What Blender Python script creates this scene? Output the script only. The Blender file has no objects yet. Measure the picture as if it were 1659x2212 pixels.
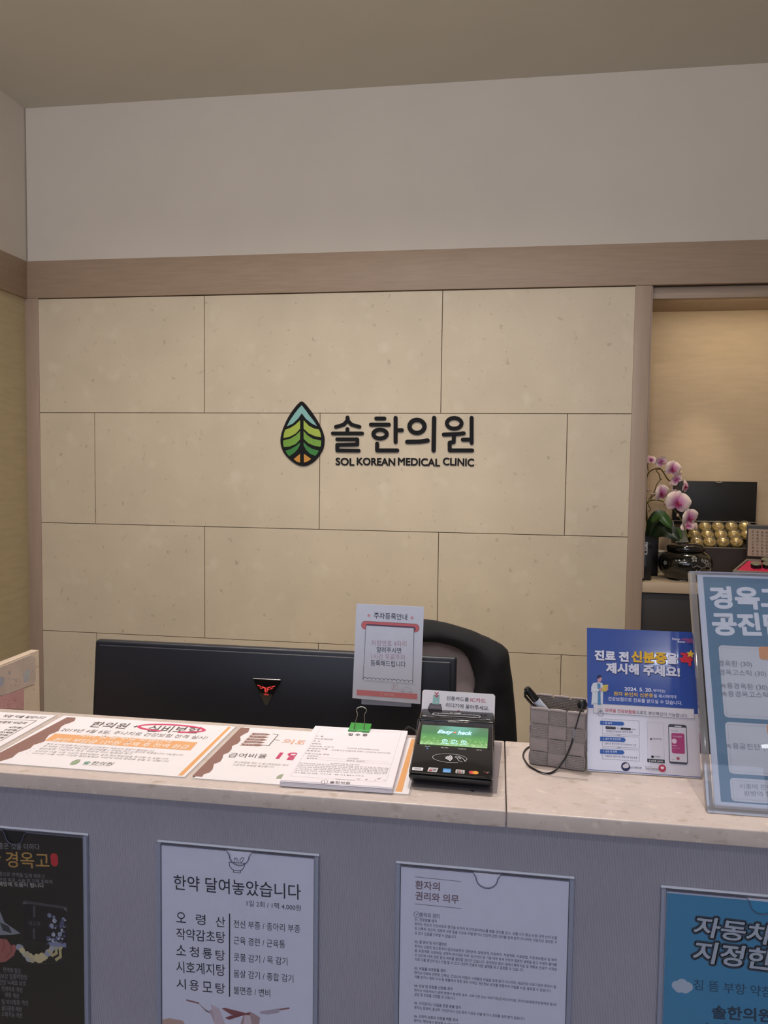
import bpy, bmesh, math, random
import numpy as np
from mathutils import Vector, Matrix, noise
random.seed(7)
S = bpy.context.scene
COL = S.collection
# ------------------------------------------------------------------ camera
F0 = 1650.0
YAW, PITCH, ROLL = -.1474, -.0585, .0125
CAM = np.array([1.4813, -3.7213, 1.47])
_f = np.array([math.sin(YAW)*math.cos(PITCH), math.cos(YAW)*math.cos(PITCH), math.sin(PITCH)])
_r = np.array([math.cos(YAW), -math.sin(YAW), 0.0]); _u = np.cross(_r, _f)
_c, _s = math.cos(ROLL), math.sin(ROLL)
FW, RT, UP = _f, _c*_r+_s*_u, -_s*_r+_c*_u
cd = bpy.data.cameras.new('camera'); cam = bpy.data.objects.new('camera', cd); COL.objects.link(cam)
cd.sensor_fit = 'HORIZONTAL'; cd.sensor_width = 36.0; cd.lens = 36.0*F0/1659.0; cd.clip_start = .02
M = Matrix.Identity(4)
for i in range(3):
    M[i][0] = RT[i]; M[i][1] = UP[i]; M[i][2] = -FW[i]; M[i][3] = CAM[i]
cam.matrix_world = M; S.camera = cam
# ------------------------------------------------------------------ world, lights, exposure
S.view_settings.view_transform = 'Standard'; S.view_settings.look = 'None'
S.view_settings.gamma = 1.0; S.view_settings.use_curve_mapping = False
S.view_settings.exposure = 0.06
W = bpy.data.worlds.new('world'); S.world = W; W.use_nodes = True
W.node_tree.nodes['Background'].inputs[0].default_value = (.80, .82, .90, 1)
W.node_tree.nodes['Background'].inputs[1].default_value = .22
def area(name, loc, target, size, power, col, sy=None):
    l = bpy.data.lights.new(name, 'AREA'); l.energy = power; l.color = col; l.size = size
    if sy: l.shape = 'RECTANGLE'; l.size_y = sy
    o = bpy.data.objects.new(name, l); COL.objects.link(o); o.location = loc
    o.rotation_euler = (Vector(target)-Vector(loc)).to_track_quat('-Z', 'Y').to_euler(); return o
def spot(name, loc, target, power, col, ang=110, blend=1.0, rad=.06):
    l = bpy.data.lights.new(name, 'SPOT'); l.energy = power; l.color = col
    l.spot_size = math.radians(ang); l.spot_blend = blend; l.shadow_soft_size = rad
    o = bpy.data.objects.new(name, l); COL.objects.link(o); o.location = loc
    o.rotation_euler = (Vector(target)-Vector(loc)).to_track_quat('-Z', 'Y').to_euler(); return o
WARM = (1.0, .91, .81)
spot('downlight_wall', (.75, -1.7, 3.2), (.75, -.75, .6), 66, WARM, 112)
spot('downlight_wall_right', (1.8, -1.7, 3.2), (1.7, -.75, .6), 50, WARM, 112)
spot('downlight_wall_left', (-.3, -1.7, 3.2), (-.3, -.75, .6), 44, WARM, 112)
spot('downlight_counter', (1.45, -2.35, 3.2), (1.42, -2.55, 0), 80, (1., .90, .88), 100)
spot('downlight_counter_left', (.45, -2.35, 3.2), (.5, -2.55, 0), 64, (1., .90, .88), 100)
spot('low_wall_fill', (1.05, -2.15, 3.2), (1.05, 0, .25), 55, WARM, 44)  # added fill spot to brighten the lower tiled wall
spot('pill_case_fill', (2.5, .25, 2.26), (2.52, .34, 1.0), 14, (1., .90, .72), 50, .8, .03)  # extra spot added for highlights on the gold pill cases
area('niche_strip', (2.66, .18, 2.285), (2.66, .42, 1.6), .7, 1.35, (1., .88, .62), .10)
area('ceiling_fill', (.9, -3.5, 2.55), (.9, -2.2, 3.6), 2.4, 32, (.98, .96, .96), 1.2)  # unseen upward fill, added to brighten the ceiling
spot('downlight_lobby', (1.2, -4.95, 3.2), (1.4, -2.7, 1.1), 34, (1., .95, .93), 70, 1.0, .09)
area('lobby_tube', (3.12, -8.1, 3.17), (1.7, -2.6, 1.2), .6, 3.6, (.95, .97, 1.0), .09)
area('lobby_window', (1.0, -9.4, 1.7), (1.0, -2.0, 1.75), 4.0, 92, (.66, .75, 1.0), 2.6)

# ------------------------------------------------------------------ pixel <-> plane helpers
def A3(*a): return np.array(a, float)
def ray(x, y): return FW+RT*(x-829.5)/F0-UP*(y-1106)/F0
def onz(x, y, z): d = ray(x, y); return CAM+d*(z-CAM[2])/d[2]
def ony(x, y, Y): d = ray(x, y); return CAM+d*(Y-CAM[1])/d[1]
def onx(x, y, X): d = ray(x, y); return CAM+d*(X-CAM[0])/d[0]
# ------------------------------------------------------------------ materials
def lin(c):
    return tuple((v/12.92 if v <= .04045 else ((v+.055)/1.055)**2.4) for v in c)
def hexc(h):
    return lin([int(h[i:i+2], 16)/255 for i in (0, 2, 4)])
MATS = {}
def mat(name, h, rough=.5, var=.06, nscale=20, bump=0., bscale=None, metal=0., coat=0., spec=.5, emit=None, estr=0.,
        stretch=None, speck=None, trans=0.):
    if name in MATS: return MATS[name]
    m = bpy.data.materials.new(name); m.use_nodes = True; MATS[name] = m
    nt = m.node_tree; N, L = nt.nodes, nt.links; b = N['Principled BSDF']
    c = hexc(h); b.inputs['Roughness'].default_value = rough; b.inputs['Metallic'].default_value = metal
    b.inputs['Specular IOR Level'].default_value = spec; b.inputs['Coat Weight'].default_value = coat
    b.inputs['Transmission Weight'].default_value = trans
    tc = N.new('ShaderNodeTexCoord'); mp = N.new('ShaderNodeMapping'); L.new(tc.outputs['Object'], mp.inputs[0])
    if stretch: mp.inputs['Scale'].default_value = stretch
    n = N.new('ShaderNodeTexNoise'); n.inputs['Scale'].default_value = nscale; n.inputs['Detail'].default_value = 5
    L.new(mp.outputs[0], n.inputs['Vector'])
    r = N.new('ShaderNodeValToRGB'); L.new(n.outputs[0], r.inputs[0])
    r.color_ramp.elements[0].position = .3; r.color_ramp.elements[1].position = .7
    r.color_ramp.elements[0].color = tuple(max(0, v*(1-var)) for v in c)+(1,)
    r.color_ramp.elements[1].color = tuple(min(1, v*(1+var)) for v in c)+(1,)
    out = r.outputs[0]
    if speck:
        for (hs, sc, lo, hi) in speck:
            v = N.new('ShaderNodeTexNoise'); v.inputs['Scale'].default_value = sc; v.inputs['Detail'].default_value = 2
            L.new(mp.outputs[0], v.inputs['Vector'])
            rr = N.new('ShaderNodeValToRGB'); rr.color_ramp.elements[0].position = lo; rr.color_ramp.elements[1].position = hi
            L.new(v.outputs[0], rr.inputs[0]); mx = N.new('ShaderNodeMix'); mx.data_type = 'RGBA'
            L.new(rr.outputs[0], mx.inputs[0]); L.new(out, mx.inputs[6]); mx.inputs[7].default_value = hexc(hs)+(1,)
            out = mx.outputs[2]
    L.new(out, b.inputs['Base Color'])
    if bump:
        bn = N.new('ShaderNodeTexNoise'); bn.inputs['Scale'].default_value = bscale or nscale*4; bn.inputs['Detail'].default_value = 3
        L.new(mp.outputs[0], bn.inputs['Vector']); bp = N.new('ShaderNodeBump'); bp.inputs['Strength'].default_value = bump
        bp.inputs['Distance'].default_value = .002; L.new(bn.outputs[0], bp.inputs['Height']); L.new(bp.outputs[0], b.inputs['Normal'])
    if emit:
        b.inputs['Emission Color'].default_value = hexc(emit)+(1,); b.inputs['Emission Strength'].default_value = estr
    return m
def ink(h, gloss=.6): return mat('ink_'+h+('' if gloss == .6 else '_%d' % int(gloss*100)), h, gloss, .02, 60)
def clear(name, tint='ffffff', refl=.08, rough=.03, body=.0, bodycol='c8d0e0'):
    if name in MATS: return MATS[name]
    m = bpy.data.materials.new(name); m.use_nodes = True; MATS[name] = m
    nt = m.node_tree; N, L = nt.nodes, nt.links; N.remove(N['Principled BSDF']); o = N['Material Output']
    t = N.new('ShaderNodeBsdfTransparent'); t.inputs[0].default_value = hexc(tint)+(1,)
    g = N.new('ShaderNodeBsdfGlossy'); g.inputs['Roughness'].default_value = rough
    fc = N.new('ShaderNodeLayerWeight'); fc.inputs[0].default_value = .5
    pw = N.new('ShaderNodeMath'); pw.operation = 'POWER'; pw.inputs[1].default_value = 5; L.new(fc.outputs['Facing'], pw.inputs[0])
    lw = N.new('ShaderNodeMath'); lw.operation = 'MULTIPLY_ADD'; lw.inputs[1].default_value = .9; lw.inputs[2].default_value = refl*.35; L.new(pw.outputs[0], lw.inputs[0])
    nz = N.new('ShaderNodeTexNoise'); nz.inputs['Scale'].default_value = 30
    mr = N.new('ShaderNodeMath'); mr.operation = 'MULTIPLY_ADD'; mr.inputs[1].default_value = .012; L.new(nz.outputs[0], mr.inputs[0]); L.new(lw.outputs[0], mr.inputs[2])
    mx = N.new('ShaderNodeMixShader'); L.new(mr.outputs[0], mx.inputs[0])
    if body > 0:
        d = N.new('ShaderNodeBsdfDiffuse'); d.inputs[0].default_value = hexc(bodycol)+(1,)
        m2 = N.new('ShaderNodeMixShader'); m2.inputs[0].default_value = body
        L.new(t.outputs[0], m2.inputs[1]); L.new(d.outputs[0], m2.inputs[2]); L.new(m2.outputs[0], mx.inputs[1])
    else: L.new(t.outputs[0], mx.inputs[1])
    L.new(g.outputs[0], mx.inputs[2]); L.new(mx.outputs[0], o.inputs[0]); return m
# ------------------------------------------------------------------ object helpers
ORG = {}
def tag(o, label=None, cat=None, group=None, kind=None):
    if label: o['label'] = label
    if cat: o['category'] = cat
    if group: o['group'] = group
    if kind: o['kind'] = kind
    return o
def thing(name, loc, label, cat, group=None):
    o = bpy.data.objects.new(name, None); COL.objects.link(o); o.location = tuple(loc); o.empty_display_size = .02
    ORG[o.name] = A3(*loc); return tag(o, label, cat, group)
class MB:
    def __init__(s): s.v = []; s.f = []; s.m = []
    def add(s, vs, fs, m=0):
        b = len(s.v); s.v += [tuple(map(float, v)) for v in vs]; s.f += [tuple(b+i for i in f) for f in fs]; s.m += [m]*len(fs); return s
    def box(s, x0, x1, y0, y1, z0, z1, m=0):
        v = [(x, y, z) for z in (z0, z1) for y in (y0, y1) for x in (x0, x1)]
        return s.add(v, [(0, 2, 3, 1), (4, 5, 7, 6), (0, 1, 5, 4), (2, 6, 7, 3), (0, 4, 6, 2), (1, 3, 7, 5)], m)
    def hexa(s, b, t, m=0):      # b,t : 4 points each, same order (counterclockwise seen from t side)
        return s.add(list(b)+list(t), [(3, 2, 1, 0), (4, 5, 6, 7), (0, 1, 5, 4), (1, 2, 6, 5), (2, 3, 7, 6), (3, 0, 4, 7)], m)
    def prism(s, pts, off, m=0):  # pts planar loop, extruded by off
        n = len(pts); off = np.array(off, float); a = [np.array(p, float) for p in pts]
        s.add(a+[p+off for p in a], [tuple(range(n-1, -1, -1)), tuple(range(n, 2*n))]+[(i, (i+1) % n, n+(i+1) % n, n+i) for i in range(n)], m); return s
    def tube(s, pts, r, seg=8, m=0, closed=False):
        P = [np.array(p, float) for p in pts]; n = len(P); R = r if hasattr(r, '__len__') else [r]*n
        ref = None; rings = []
        for i in range(n):
            if closed: t = P[(i+1) % n]-P[i-1]
            else: t = P[min(i+1, n-1)]-P[max(i-1, 0)]
            t = t/(np.linalg.norm(t)+1e-12)
            if ref is None: ref = np.array([0, 0, 1.]) if abs(t[2]) < .9 else np.array([1., 0, 0])
            a = ref-t*(ref@t); a /= np.linalg.norm(a)+1e-12; ref = a; b = np.cross(t, a)
            rings.append([P[i]+R[i]*(math.cos(2*math.pi*k/seg)*a+math.sin(2*math.pi*k/seg)*b) for k in range(seg)])
        fs = []
        for i in range(n if closed else n-1):
            j = (i+1) % n
            for k in range(seg): fs.append((i*seg+k, i*seg+(k+1) % seg, j*seg+(k+1) % seg, j*seg+k))
        if not closed: fs += [tuple(range(seg-1, -1, -1)), tuple((n-1)*seg+k for k in range(seg))]
        return s.add([p for q in rings for p in q], fs, m)
    def lathe(s, prof, c, seg=32, m=0, axis=None):
        vs = []; fs = []; n = len(prof)
        for (r, z) in prof:
            for k in range(seg):
                a = 2*math.pi*k/seg; vs.append((c[0]+r*math.cos(a), c[1]+r*math.sin(a), c[2]+z))
        for i in range(n-1):
            for k in range(seg): fs.append((i*seg+k, i*seg+(k+1) % seg, (i+1)*seg+(k+1) % seg, (i+1)*seg+k))
        fs += [tuple(range(seg-1, -1, -1)), tuple((n-1)*seg+k for k in range(seg))]
        return s.add(vs, fs, m)
    def build(s, name, mats, parent=None, org=None, smooth=30, bevel=0, bseg=2, loc=None):
        """verts are world coordinates; origin = org (default parent's origin)"""
        if not isinstance(mats, (list, tuple)): mats = [mats]
        po = ORG[parent.name] if parent else A3(0, 0, 0)
        o_ = A3(*org) if org is not None else po
        me = bpy.data.meshes.new(name)
        me.from_pydata([tuple(np.array(v)-o_) for v in s.v], [], s.f)
        for mt in mats: me.materials.append(mt)
        if len(mats) > 1: me.polygons.foreach_set('material_index', s.m)
        if bevel:
            bm = bmesh.new(); bm.from_mesh(me)
            bmesh.ops.remove_doubles(bm, verts=bm.verts, dist=1e-6)
            es = [e for e in bm.edges if len(e.link_faces) == 2 and e.calc_face_angle(0) > .5]
            bmesh.ops.bevel(bm, geom=es, offset=bevel, segments=bseg, profile=.5, affect='EDGES', clamp_overlap=True)
            bm.to_mesh(me); bm.free()
        if smooth:
            me.polygons.foreach_set('use_smooth', [True]*len(me.polygons)); me.set_sharp_from_angle(angle=math.radians(smooth))
        me.update()
        o = bpy.data.objects.new(name, me); COL.objects.link(o)
        if parent: o.parent = parent
        o.location = tuple(o_-po); ORG[o.name] = o_
        return o
def copy_tree(o, parent=None):
    c = o.copy(); COL.objects.link(c)
    if parent: c.parent = parent
    for ch in list(o.children): copy_tree(ch, c)
    return c
# ------------------------------------------------------------------ text
_tc = bpy.data.curves.new('t', 'FONT'); _to = bpy.data.objects.new('t', _tc)
_GC, _AC = {}, {}
def _raw(body, off, res):
    _tc.body = body; _tc.offset = off; _tc.resolution_u = res
    me = _to.to_mesh(); v = np.empty(len(me.vertices)*3); me.vertices.foreach_get('co', v); v = v.reshape(-1, 3)[:, :2].copy()
    f = [tuple(p.vertices) for p in me.polygons]; _to.to_mesh_clear(); return v, f
def glyph(ch, off, res):
    k = (ch, off, res)
    if k not in _GC: _GC[k] = _raw(ch, off, res)
    return _GC[k]
def advance(ch):
    if ch not in _AC:
        if 0xAC00 <= ord(ch) <= 0xD7A3: ch_ = '가'
        else: ch_ = ch
        if ch_ not in _AC: _AC[ch_] = _raw(ch_+'I', 0, 1)[0][:, 0].max()-_raw('I', 0, 1)[0][:, 0].max()
        _AC[ch] = _AC[ch_]
    return _AC[ch]
def text2d(body, off=0., res=2, shear=0.):
    V, F, x, b = [], [], 0., 0
    for ch in body:
        if ch != ' ':
            v, f = glyph(ch, off, res)
            if len(v): V.append(v+[x, 0]); F += [tuple(b+i for i in q) for q in f]; b += len(v)
        x += advance(ch)
    v = np.concatenate(V); v[:, 0] += shear*v[:, 1]
    lo, hi = v.min(0), v.max(0); return (v-lo)/np.maximum(hi-lo, 1e-6), F, (hi-lo)[0]/max((hi-lo)[1], 1e-6)
class Art:
    """flat print laid on a plane. coordinates: zoom-space (X,Y) -> photo pixel -> plane"""
    LAY = .00012
    def __init__(s, O, U, V, z=(0, 0, 1)):
        s.O = np.array(O, float); s.U = np.array(U, float); s.U /= np.linalg.norm(s.U)
        s.V = np.array(V, float); s.V /= np.linalg.norm(s.V); s.N = np.cross(s.U, s.V); s.z = z
        s.mb = MB(); s.mats = []; s.idx = {}
    def uv(s, X, Y):
        x = s.z[0]+X/s.z[2]; y = s.z[1]+Y/s.z[2]; d = ray(x, y)
        t = ((s.O-CAM)@s.N)/(d@s.N); p = CAM+d*t-s.O; return np.array([p@s.U, p@s.V])
    def mi(s, h):
        m = h if not isinstance(h, str) else ink(h)
        if m.name not in s.idx: s.idx[m.name] = len(s.mats); s.mats.append(m)
        return s.idx[m.name]
    def w(s, uvs, lay): return [s.O+u*s.U+v*s.V+s.N*(s.LAY*lay) for u, v in uvs]
    def face(s, uvs, h, lay):
        a = 0
        for i in range(len(uvs)):
            x0, y0 = uvs[i]; x1, y1 = uvs[(i+1) % len(uvs)]; a += x0*y1-x1*y0
        if a < 0: uvs = uvs[::-1]
        s.cnt = getattr(s, 'cnt', 0)+1
        s.mb.add(s.w(uvs, lay+(s.cnt % 24)*.03), [tuple(range(len(uvs)))], s.mi(h))
    def poly(s, pts, h, lay=1): s.face([s.uv(*p) for p in pts], h, lay)
    def rect(s, x0, y0, x1, y1, h, lay=1, r=0, x1b=None):
        """TL and BR zoom points (BR taken on the slanted row); optional corner radius in metres"""
        a = s.uv(x0, y0); b = s.uv(x1, y1); s.ruv(a[0], b[1], b[0], a[1], h, lay, r)
    def ruv(s, u0, v0, u1, v1, h, lay=1, r=0):
        if r <= 0: pts = [(u0, v0), (u1, v0), (u1, v1), (u0, v1)]
        else:
            pts = []
            for cx, cy, a0 in ((u1-r, v0+r, -90), (u1-r, v1-r, 0), (u0+r, v1-r, 90), (u0+r, v0+r, 180)):
                for k in range(6):
                    a = math.radians(a0+18*k); pts.append((cx+r*math.cos(a), cy+r*math.sin(a)))
        s.face(pts, h, lay)
    def frame(s, u0, v0, u1, v1, t, h, lay=1):
        s.ruv(u0, v0, u1, v0+t, h, lay); s.ruv(u0, v1-t, u1, v1, h, lay); s.ruv(u0, v0+t, u0+t, v1-t, h, lay); s.ruv(u1-t, v0+t, u1, v1-t, h, lay)
    def line(s, pts, t, h, lay=1, closed=False):
        """polyline of zoom points, thickness t metres"""
        s.lineuv([s.uv(*p) for p in pts], t, h, lay, closed)
    def lineuv(s, P, t, h, lay=1, closed=False):
        P = [np.array(p, float) for p in P]; n = len(P)
        for i in range(n if closed else n-1):
            a, b = P[i], P[(i+1) % n]; d = b-a; l = np.linalg.norm(d)
            if l < 1e-9: continue
            d /= l; q = np.array([-d[1], d[0]])*t/2; e = d*t*.3
            s.face([tuple(a-q-e), tuple(b-q+e), tuple(b+q+e), tuple(a+q-e)], h, lay)
    def disc(s, X, Y, r, h, lay=1, ry=None, n=24, rr=None):
        c = s.uv(X, Y); ry = ry or r
        s.face([(c[0]+r*math.cos(2*math.pi*k/n), c[1]+ry*math.sin(2*math.pi*k/n)) for k in range(n)], h, lay)
    def ring(s, X, Y, r, t, h, lay=1, ry=None, a0=0, a1=360, n=24):
        c = s.uv(X, Y); ry = ry or r
        s.lineuv([(c[0]+r*math.cos(math.radians(a0+(a1-a0)*k/n)), c[1]+ry*math.sin(math.radians(a0+(a1-a0)*k/n))) for k in range(n+1)], t, h, lay)
    def text(s, body, X0, Y0, X1, Y1, H, h, bold=0., lay=2, res=2, shear=0., out=0.):
        """bottom-left, bottom-right zoom points of the tight text box, H height in zoom pixels"""
        a, b = s.uv(X0, Y0), s.uv(X1, Y1); d = b-a; hh = abs((s.uv(X0, Y0-H)-a)[1]); p = np.array([-d[1], d[0]])/np.linalg.norm(d)*hh
        v, f, asp = text2d(body, bold, res, shear)
        offs = [(0, 0)] if not out else [(out*math.cos(k*math.pi/6), out*math.sin(k*math.pi/6)) for k in range(12)]
        for q_, (ox, oy) in enumerate(offs):
            uvs = [a+d*x+p*y+np.array([ox, oy]) for x, y in v]
            s.mb.add(s.w(uvs, lay+q_*.05), f, s.mi(h))
    def build(s, parent, name='print', label=None):
        o = s.mb.build(name, s.mats, parent, smooth=0)
        if label: o['label'] = label
        return o
# ------------------------------------------------------------------ main materials
m_tile = mat('beige_stone_tile', 'cdbea6', .55, .05, 4, .05, 200, speck=[('a89a86', 26, .66, .82), ('857868', 95, .74, .80), ('d6c9b2', 9, .58, .8)])
m_back = mat('joint_backing', '7a6853', .9)
m_trim = mat('taupe_wood_trim', 'a58f7e', .5, .06, 6, .08, 90, stretch=(6, 6, .5))
m_trimh = mat('taupe_wood_band', 'a48d78', .5, .07, 6, .06, 90, stretch=(1, 1, 14))
m_white = mat('off_white_plaster', 'd2c8bc', .85, .02, 3, .03, 300)
m_ceil = mat('ceiling_paint', 'cdc7b8', .85, .02, 3, .03, 300)
m_paperL = mat('olive_wallpaper', 'b6a684', .8, .06, 8, .25, 150, stretch=(1, 1, 6))
m_paperN = mat('tan_wallpaper', 'cdb392', .8, .05, 8, .2, 150, stretch=(1, 1, 6))
m_floor = mat('grey_floor', '8d8378', .4, .05, 5)
m_marble = mat('engineered_stone', 'd0c2ba', .28, .06, 22, 0, speck=[('b5a593', 38, .60, .78), ('ddd0c4', 60, .62, .74), ('bdad9c', 110, .62, .76)], stretch=(1, 1.6, 1.6), spec=.5)
m_black = mat('black_plastic', '14151a', .38, .1, 30)
m_gloss = mat('gloss_black', '0c0d10', .12, .1, 30, coat=.4)
m_acry = clear('clear_acrylic')
m_acedge = clear('acrylic_edge', 'e4e8f4', body=.42, bodycol='c2cae0', rough=.15)
m_white_paper = mat('white_paper', 'e9e4e6', .6, .01, 30)
m_steel = mat('bright_steel', 'cfcfcf', .22, .03, 30, metal=1.)
m_fabric = None
def fabric():
    m = mat('ribbed_grey_fabric', 'a6a3b0', .85, .05, 7)
    nt = m.node_tree; N, L = nt.nodes, nt.links; b = N['Principled BSDF']
    tc = N.new('ShaderNodeTexCoord'); mp = N.new('ShaderNodeMapping'); mp.inputs['Rotation'].default_value = (0, math.radians(7), 0)
    L.new(tc.outputs['Object'], mp.inputs[0])
    w = N.new('ShaderNodeTexWave'); w.bands_direction = 'X'; w.inputs['Scale'].default_value = 95; w.inputs['Distortion'].default_value = .6
    w.inputs['Detail'].default_value = 2; w.inputs['Detail Scale'].default_value = 4
    L.new(mp.outputs[0], w.inputs['Vector'])
    n2 = N.new('ShaderNodeTexNoise'); n2.inputs['Scale'].default_value = 60; mp2 = N.new('ShaderNodeMapping'); mp2.inputs['Scale'].default_value = (6, 1, .6)
    L.new(tc.outputs['Object'], mp2.inputs[0]); L.new(mp2.outputs[0], n2.inputs['Vector'])
    ad = N.new('ShaderNodeMath'); ad.operation = 'MULTIPLY_ADD'; ad.inputs[1].default_value = 1.2; L.new(n2.outputs[0], ad.inputs[0]); L.new(w.outputs[0], ad.inputs[2])
    bp = N.new('ShaderNodeBump'); bp.inputs['Strength'].default_value = .5; bp.inputs['Distance'].default_value = .0012
    L.new(ad.outputs[0], bp.inputs['Height']); L.new(bp.outputs[0], b.inputs['Normal'])
    mx = N.new('ShaderNodeMix'); mx.data_type = 'RGBA'; src = b.inputs['Base Color'].links[0].from_socket
    mm = N.new('ShaderNodeMath'); mm.operation = 'MULTIPLY'; mm.inputs[1].default_value = .22; L.new(ad.outputs[0], mm.inputs[0])
    L.new(mm.outputs[0], mx.inputs[0]); L.new(src, mx.inputs[6]); mx.inputs[7].default_value = hexc('76747f')+(1,); L.new(mx.outputs[2], b.inputs['Base Color'])
    return m
m_fabric = fabric()
# ------------------------------------------------------------------ setting
ZT, ZU, ZC = 2.325, 2.515, 3.29
XL, XR, XE = -.963, 2.093, 2.165
def struct(name, mb, m, bevel=0, org=(0, 0, 0)):
    return tag(mb.build(name, m, None, org=org, bevel=bevel), kind='structure')
struct('floor', MB().box(-1.1, 4.34, -9.8, .62, -.06, 0), m_floor)
struct('ceiling', MB().box(-1.1, 4.34, -9.8, .62, ZC, ZC+.06), m_ceil)
wb = struct('wall_back', MB().box(XL, XR+.03, .016, .13, 0, ZT+.02), m_back)
struct('wall_back_upper', MB().box(XL, 3.4, .004, .12, ZU-.03, ZC), m_white)
rows = [(ZT-.003, 1.734), (1.734, 1.155), (1.155, .577), (.577, .0)]
LX, RX = -.906, 2.093
for ri, (zt, zb) in enumerate(rows):
    xs = [0, 1.2] if ri % 2 == 0 else [-.599, .601, 1.801]
    xs = [LX]+xs+[RX]; g = .0016
    for a, b in zip(xs[:-1], xs[1:]):
        mb = MB().box(a+(g if a != LX else 0), b-(g if b != RX else 0), .004, .016, zb+g, zt-g)
        mb.build('tile', m_tile, wb, bevel=.0008, bseg=1)
struct('trim_1', MB().box(XL-.02, 3.4, -.004, .02, ZT, ZU), m_trimh, .0015)
struct('trim_2', MB().box(XL-.02, LX, 0, .02, 0, ZT), m_trim, .0015)
struct('trim_3', MB().box(XR, XE, 0, .60, 0, ZT-.001), m_trim, .0015)
wl = struct('wall_left', MB().box(XL-.12, XL-.016, -9.8, .13, 0, ZU-.02), m_paperL)
struct('wall_left_upper', MB().box(XL-.12, XL-.006, -9.8, .13, ZU-.03, ZC), m_white)
struct('trim_4', MB().box(XL-.03, XL, -9.8, -.001, ZT, ZU), m_trimh, .0015)
struct('baseboard_left', MB().box(XL-.016, XL-.004, -9.8, 0, 0, .08), m_trim)
# niche
struct('wall_niche', MB().box(XE-.03, 3.4, .50, .62, 0, ZU), m_paperN)
struct('trim_5', MB().box(XE, XE+.008, .012, .06, .96, ZT), m_trim)
struct('trim_6', MB().box(XE, 3.4, .05, .075, 2.272, ZT), m_trimh, .001)
struct('wall_niche_ceiling', MB().box(XE, 3.4, .075, .5, 2.30, 2.40), m_trimh)
struct('wall_right', MB().box(4.2, 4.34, -9.8, .62, 0, ZC), m_white)
struct('wall_back_right', MB().box(3.2, 4.2, .0, .62, 0, ZC), m_white)
# ------------------------------------------------------------------ clinic sign on the wall
SY = 0.004
t = thing('clinic_sign', (.9, SY, 1.6), 'dark raised Korean and English clinic lettering with a leaf emblem on the beige tiled wall', 'sign')
m_sign = mat('charcoal_sign', '1a1a1c', .7, .05, 40, spec=.15)
def zs(X, Y, y): return ony(580+X/3.456, 850+Y/3.456, y)
def smoothloop(P, n=4, closed=True):
    P = [np.array(p, float) for p in P]; out = []; N_ = len(P)
    rng = range(N_) if closed else range(N_-1)
    for i in rng:
        if closed: p0, p1, p2, p3 = P[i-1], P[i], P[(i+1) % N_], P[(i+2) % N_]
        else: p0, p1, p2, p3 = P[max(i-1, 0)], P[i], P[i+1], P[min(i+2, N_-1)]
        for k in range(n):
            s_ = k/n; out.append(.5*((2*p1)+(-p0+p2)*s_+(2*p0-5*p1+4*p2-p3)*s_**2+(-p0+3*p1-3*p2+p3)*s_**3))
    if not closed: out.append(P[-1])
    return out
outl = [(248, 58), (275, 80), (300, 110), (330, 150), (362, 200), (395, 262), (413, 315), (417, 350), (410, 405), (388, 450), (350, 498), (305, 530), (258, 542), (210, 530), (160, 495), (118, 450), (95, 400), (88, 350), (98, 290), (128, 212), (160, 155), (195, 105), (225, 72)]
DEP = .009
loop = [zs(x, y, SY-DEP) for x, y in smoothloop(outl, 2)]
leaf = MB().prism(loop[::-1], (0, DEP, 0)).build('leaf_emblem', m_sign, t, bevel=.001, bseg=1)
cells = {'7fb3ae': [[(248, 88), (272, 118), (302, 160), (338, 205), (362, 243), (325, 226), (280, 190), (248, 148), (222, 186), (180, 226), (137, 245), (160, 200), (195, 150), (224, 112)]],
 '9fb33a': [[(236, 200), (236, 262), (205, 298), (160, 322), (111, 333), (115, 300), (124, 271), (160, 258), (200, 233)],
            [(262, 200), (300, 240), (340, 262), (376, 268), (388, 296), (392, 325), (350, 320), (300, 298), (262, 262)]],
 '6f9c2d': [[(236, 280), (236, 342), (205, 376), (160, 395), (115, 400), (109, 375), (111, 350), (160, 338), (205, 312)],
            [(262, 280), (290, 312), (330, 338), (393, 352), (393, 375), (388, 398), (340, 390), (295, 370), (262, 338)]],
 '2f7a2c': [[(236, 365), (234, 385), (215, 420), (190, 445), (155, 468), (138, 450), (125, 427), (165, 415), (205, 392)],
            [(262, 362), (290, 392), (330, 415), (376, 426), (366, 446), (350, 466), (310, 450), (280, 420), (262, 385)]],
 'c98a2e': [[(236, 450), (236, 516), (210, 508), (188, 490)], [(264, 450), (318, 488), (295, 506), (264, 516)]]}
for h, ps in cells.items():
    for p in ps:
        o = MB().prism([zs(x, y, SY-DEP-.0012) for x, y in p][::-1], (0, .003, 0)).build('leaf_segment', mat('enamel_'+h, h, .4, .04, 60), leaf)
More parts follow.
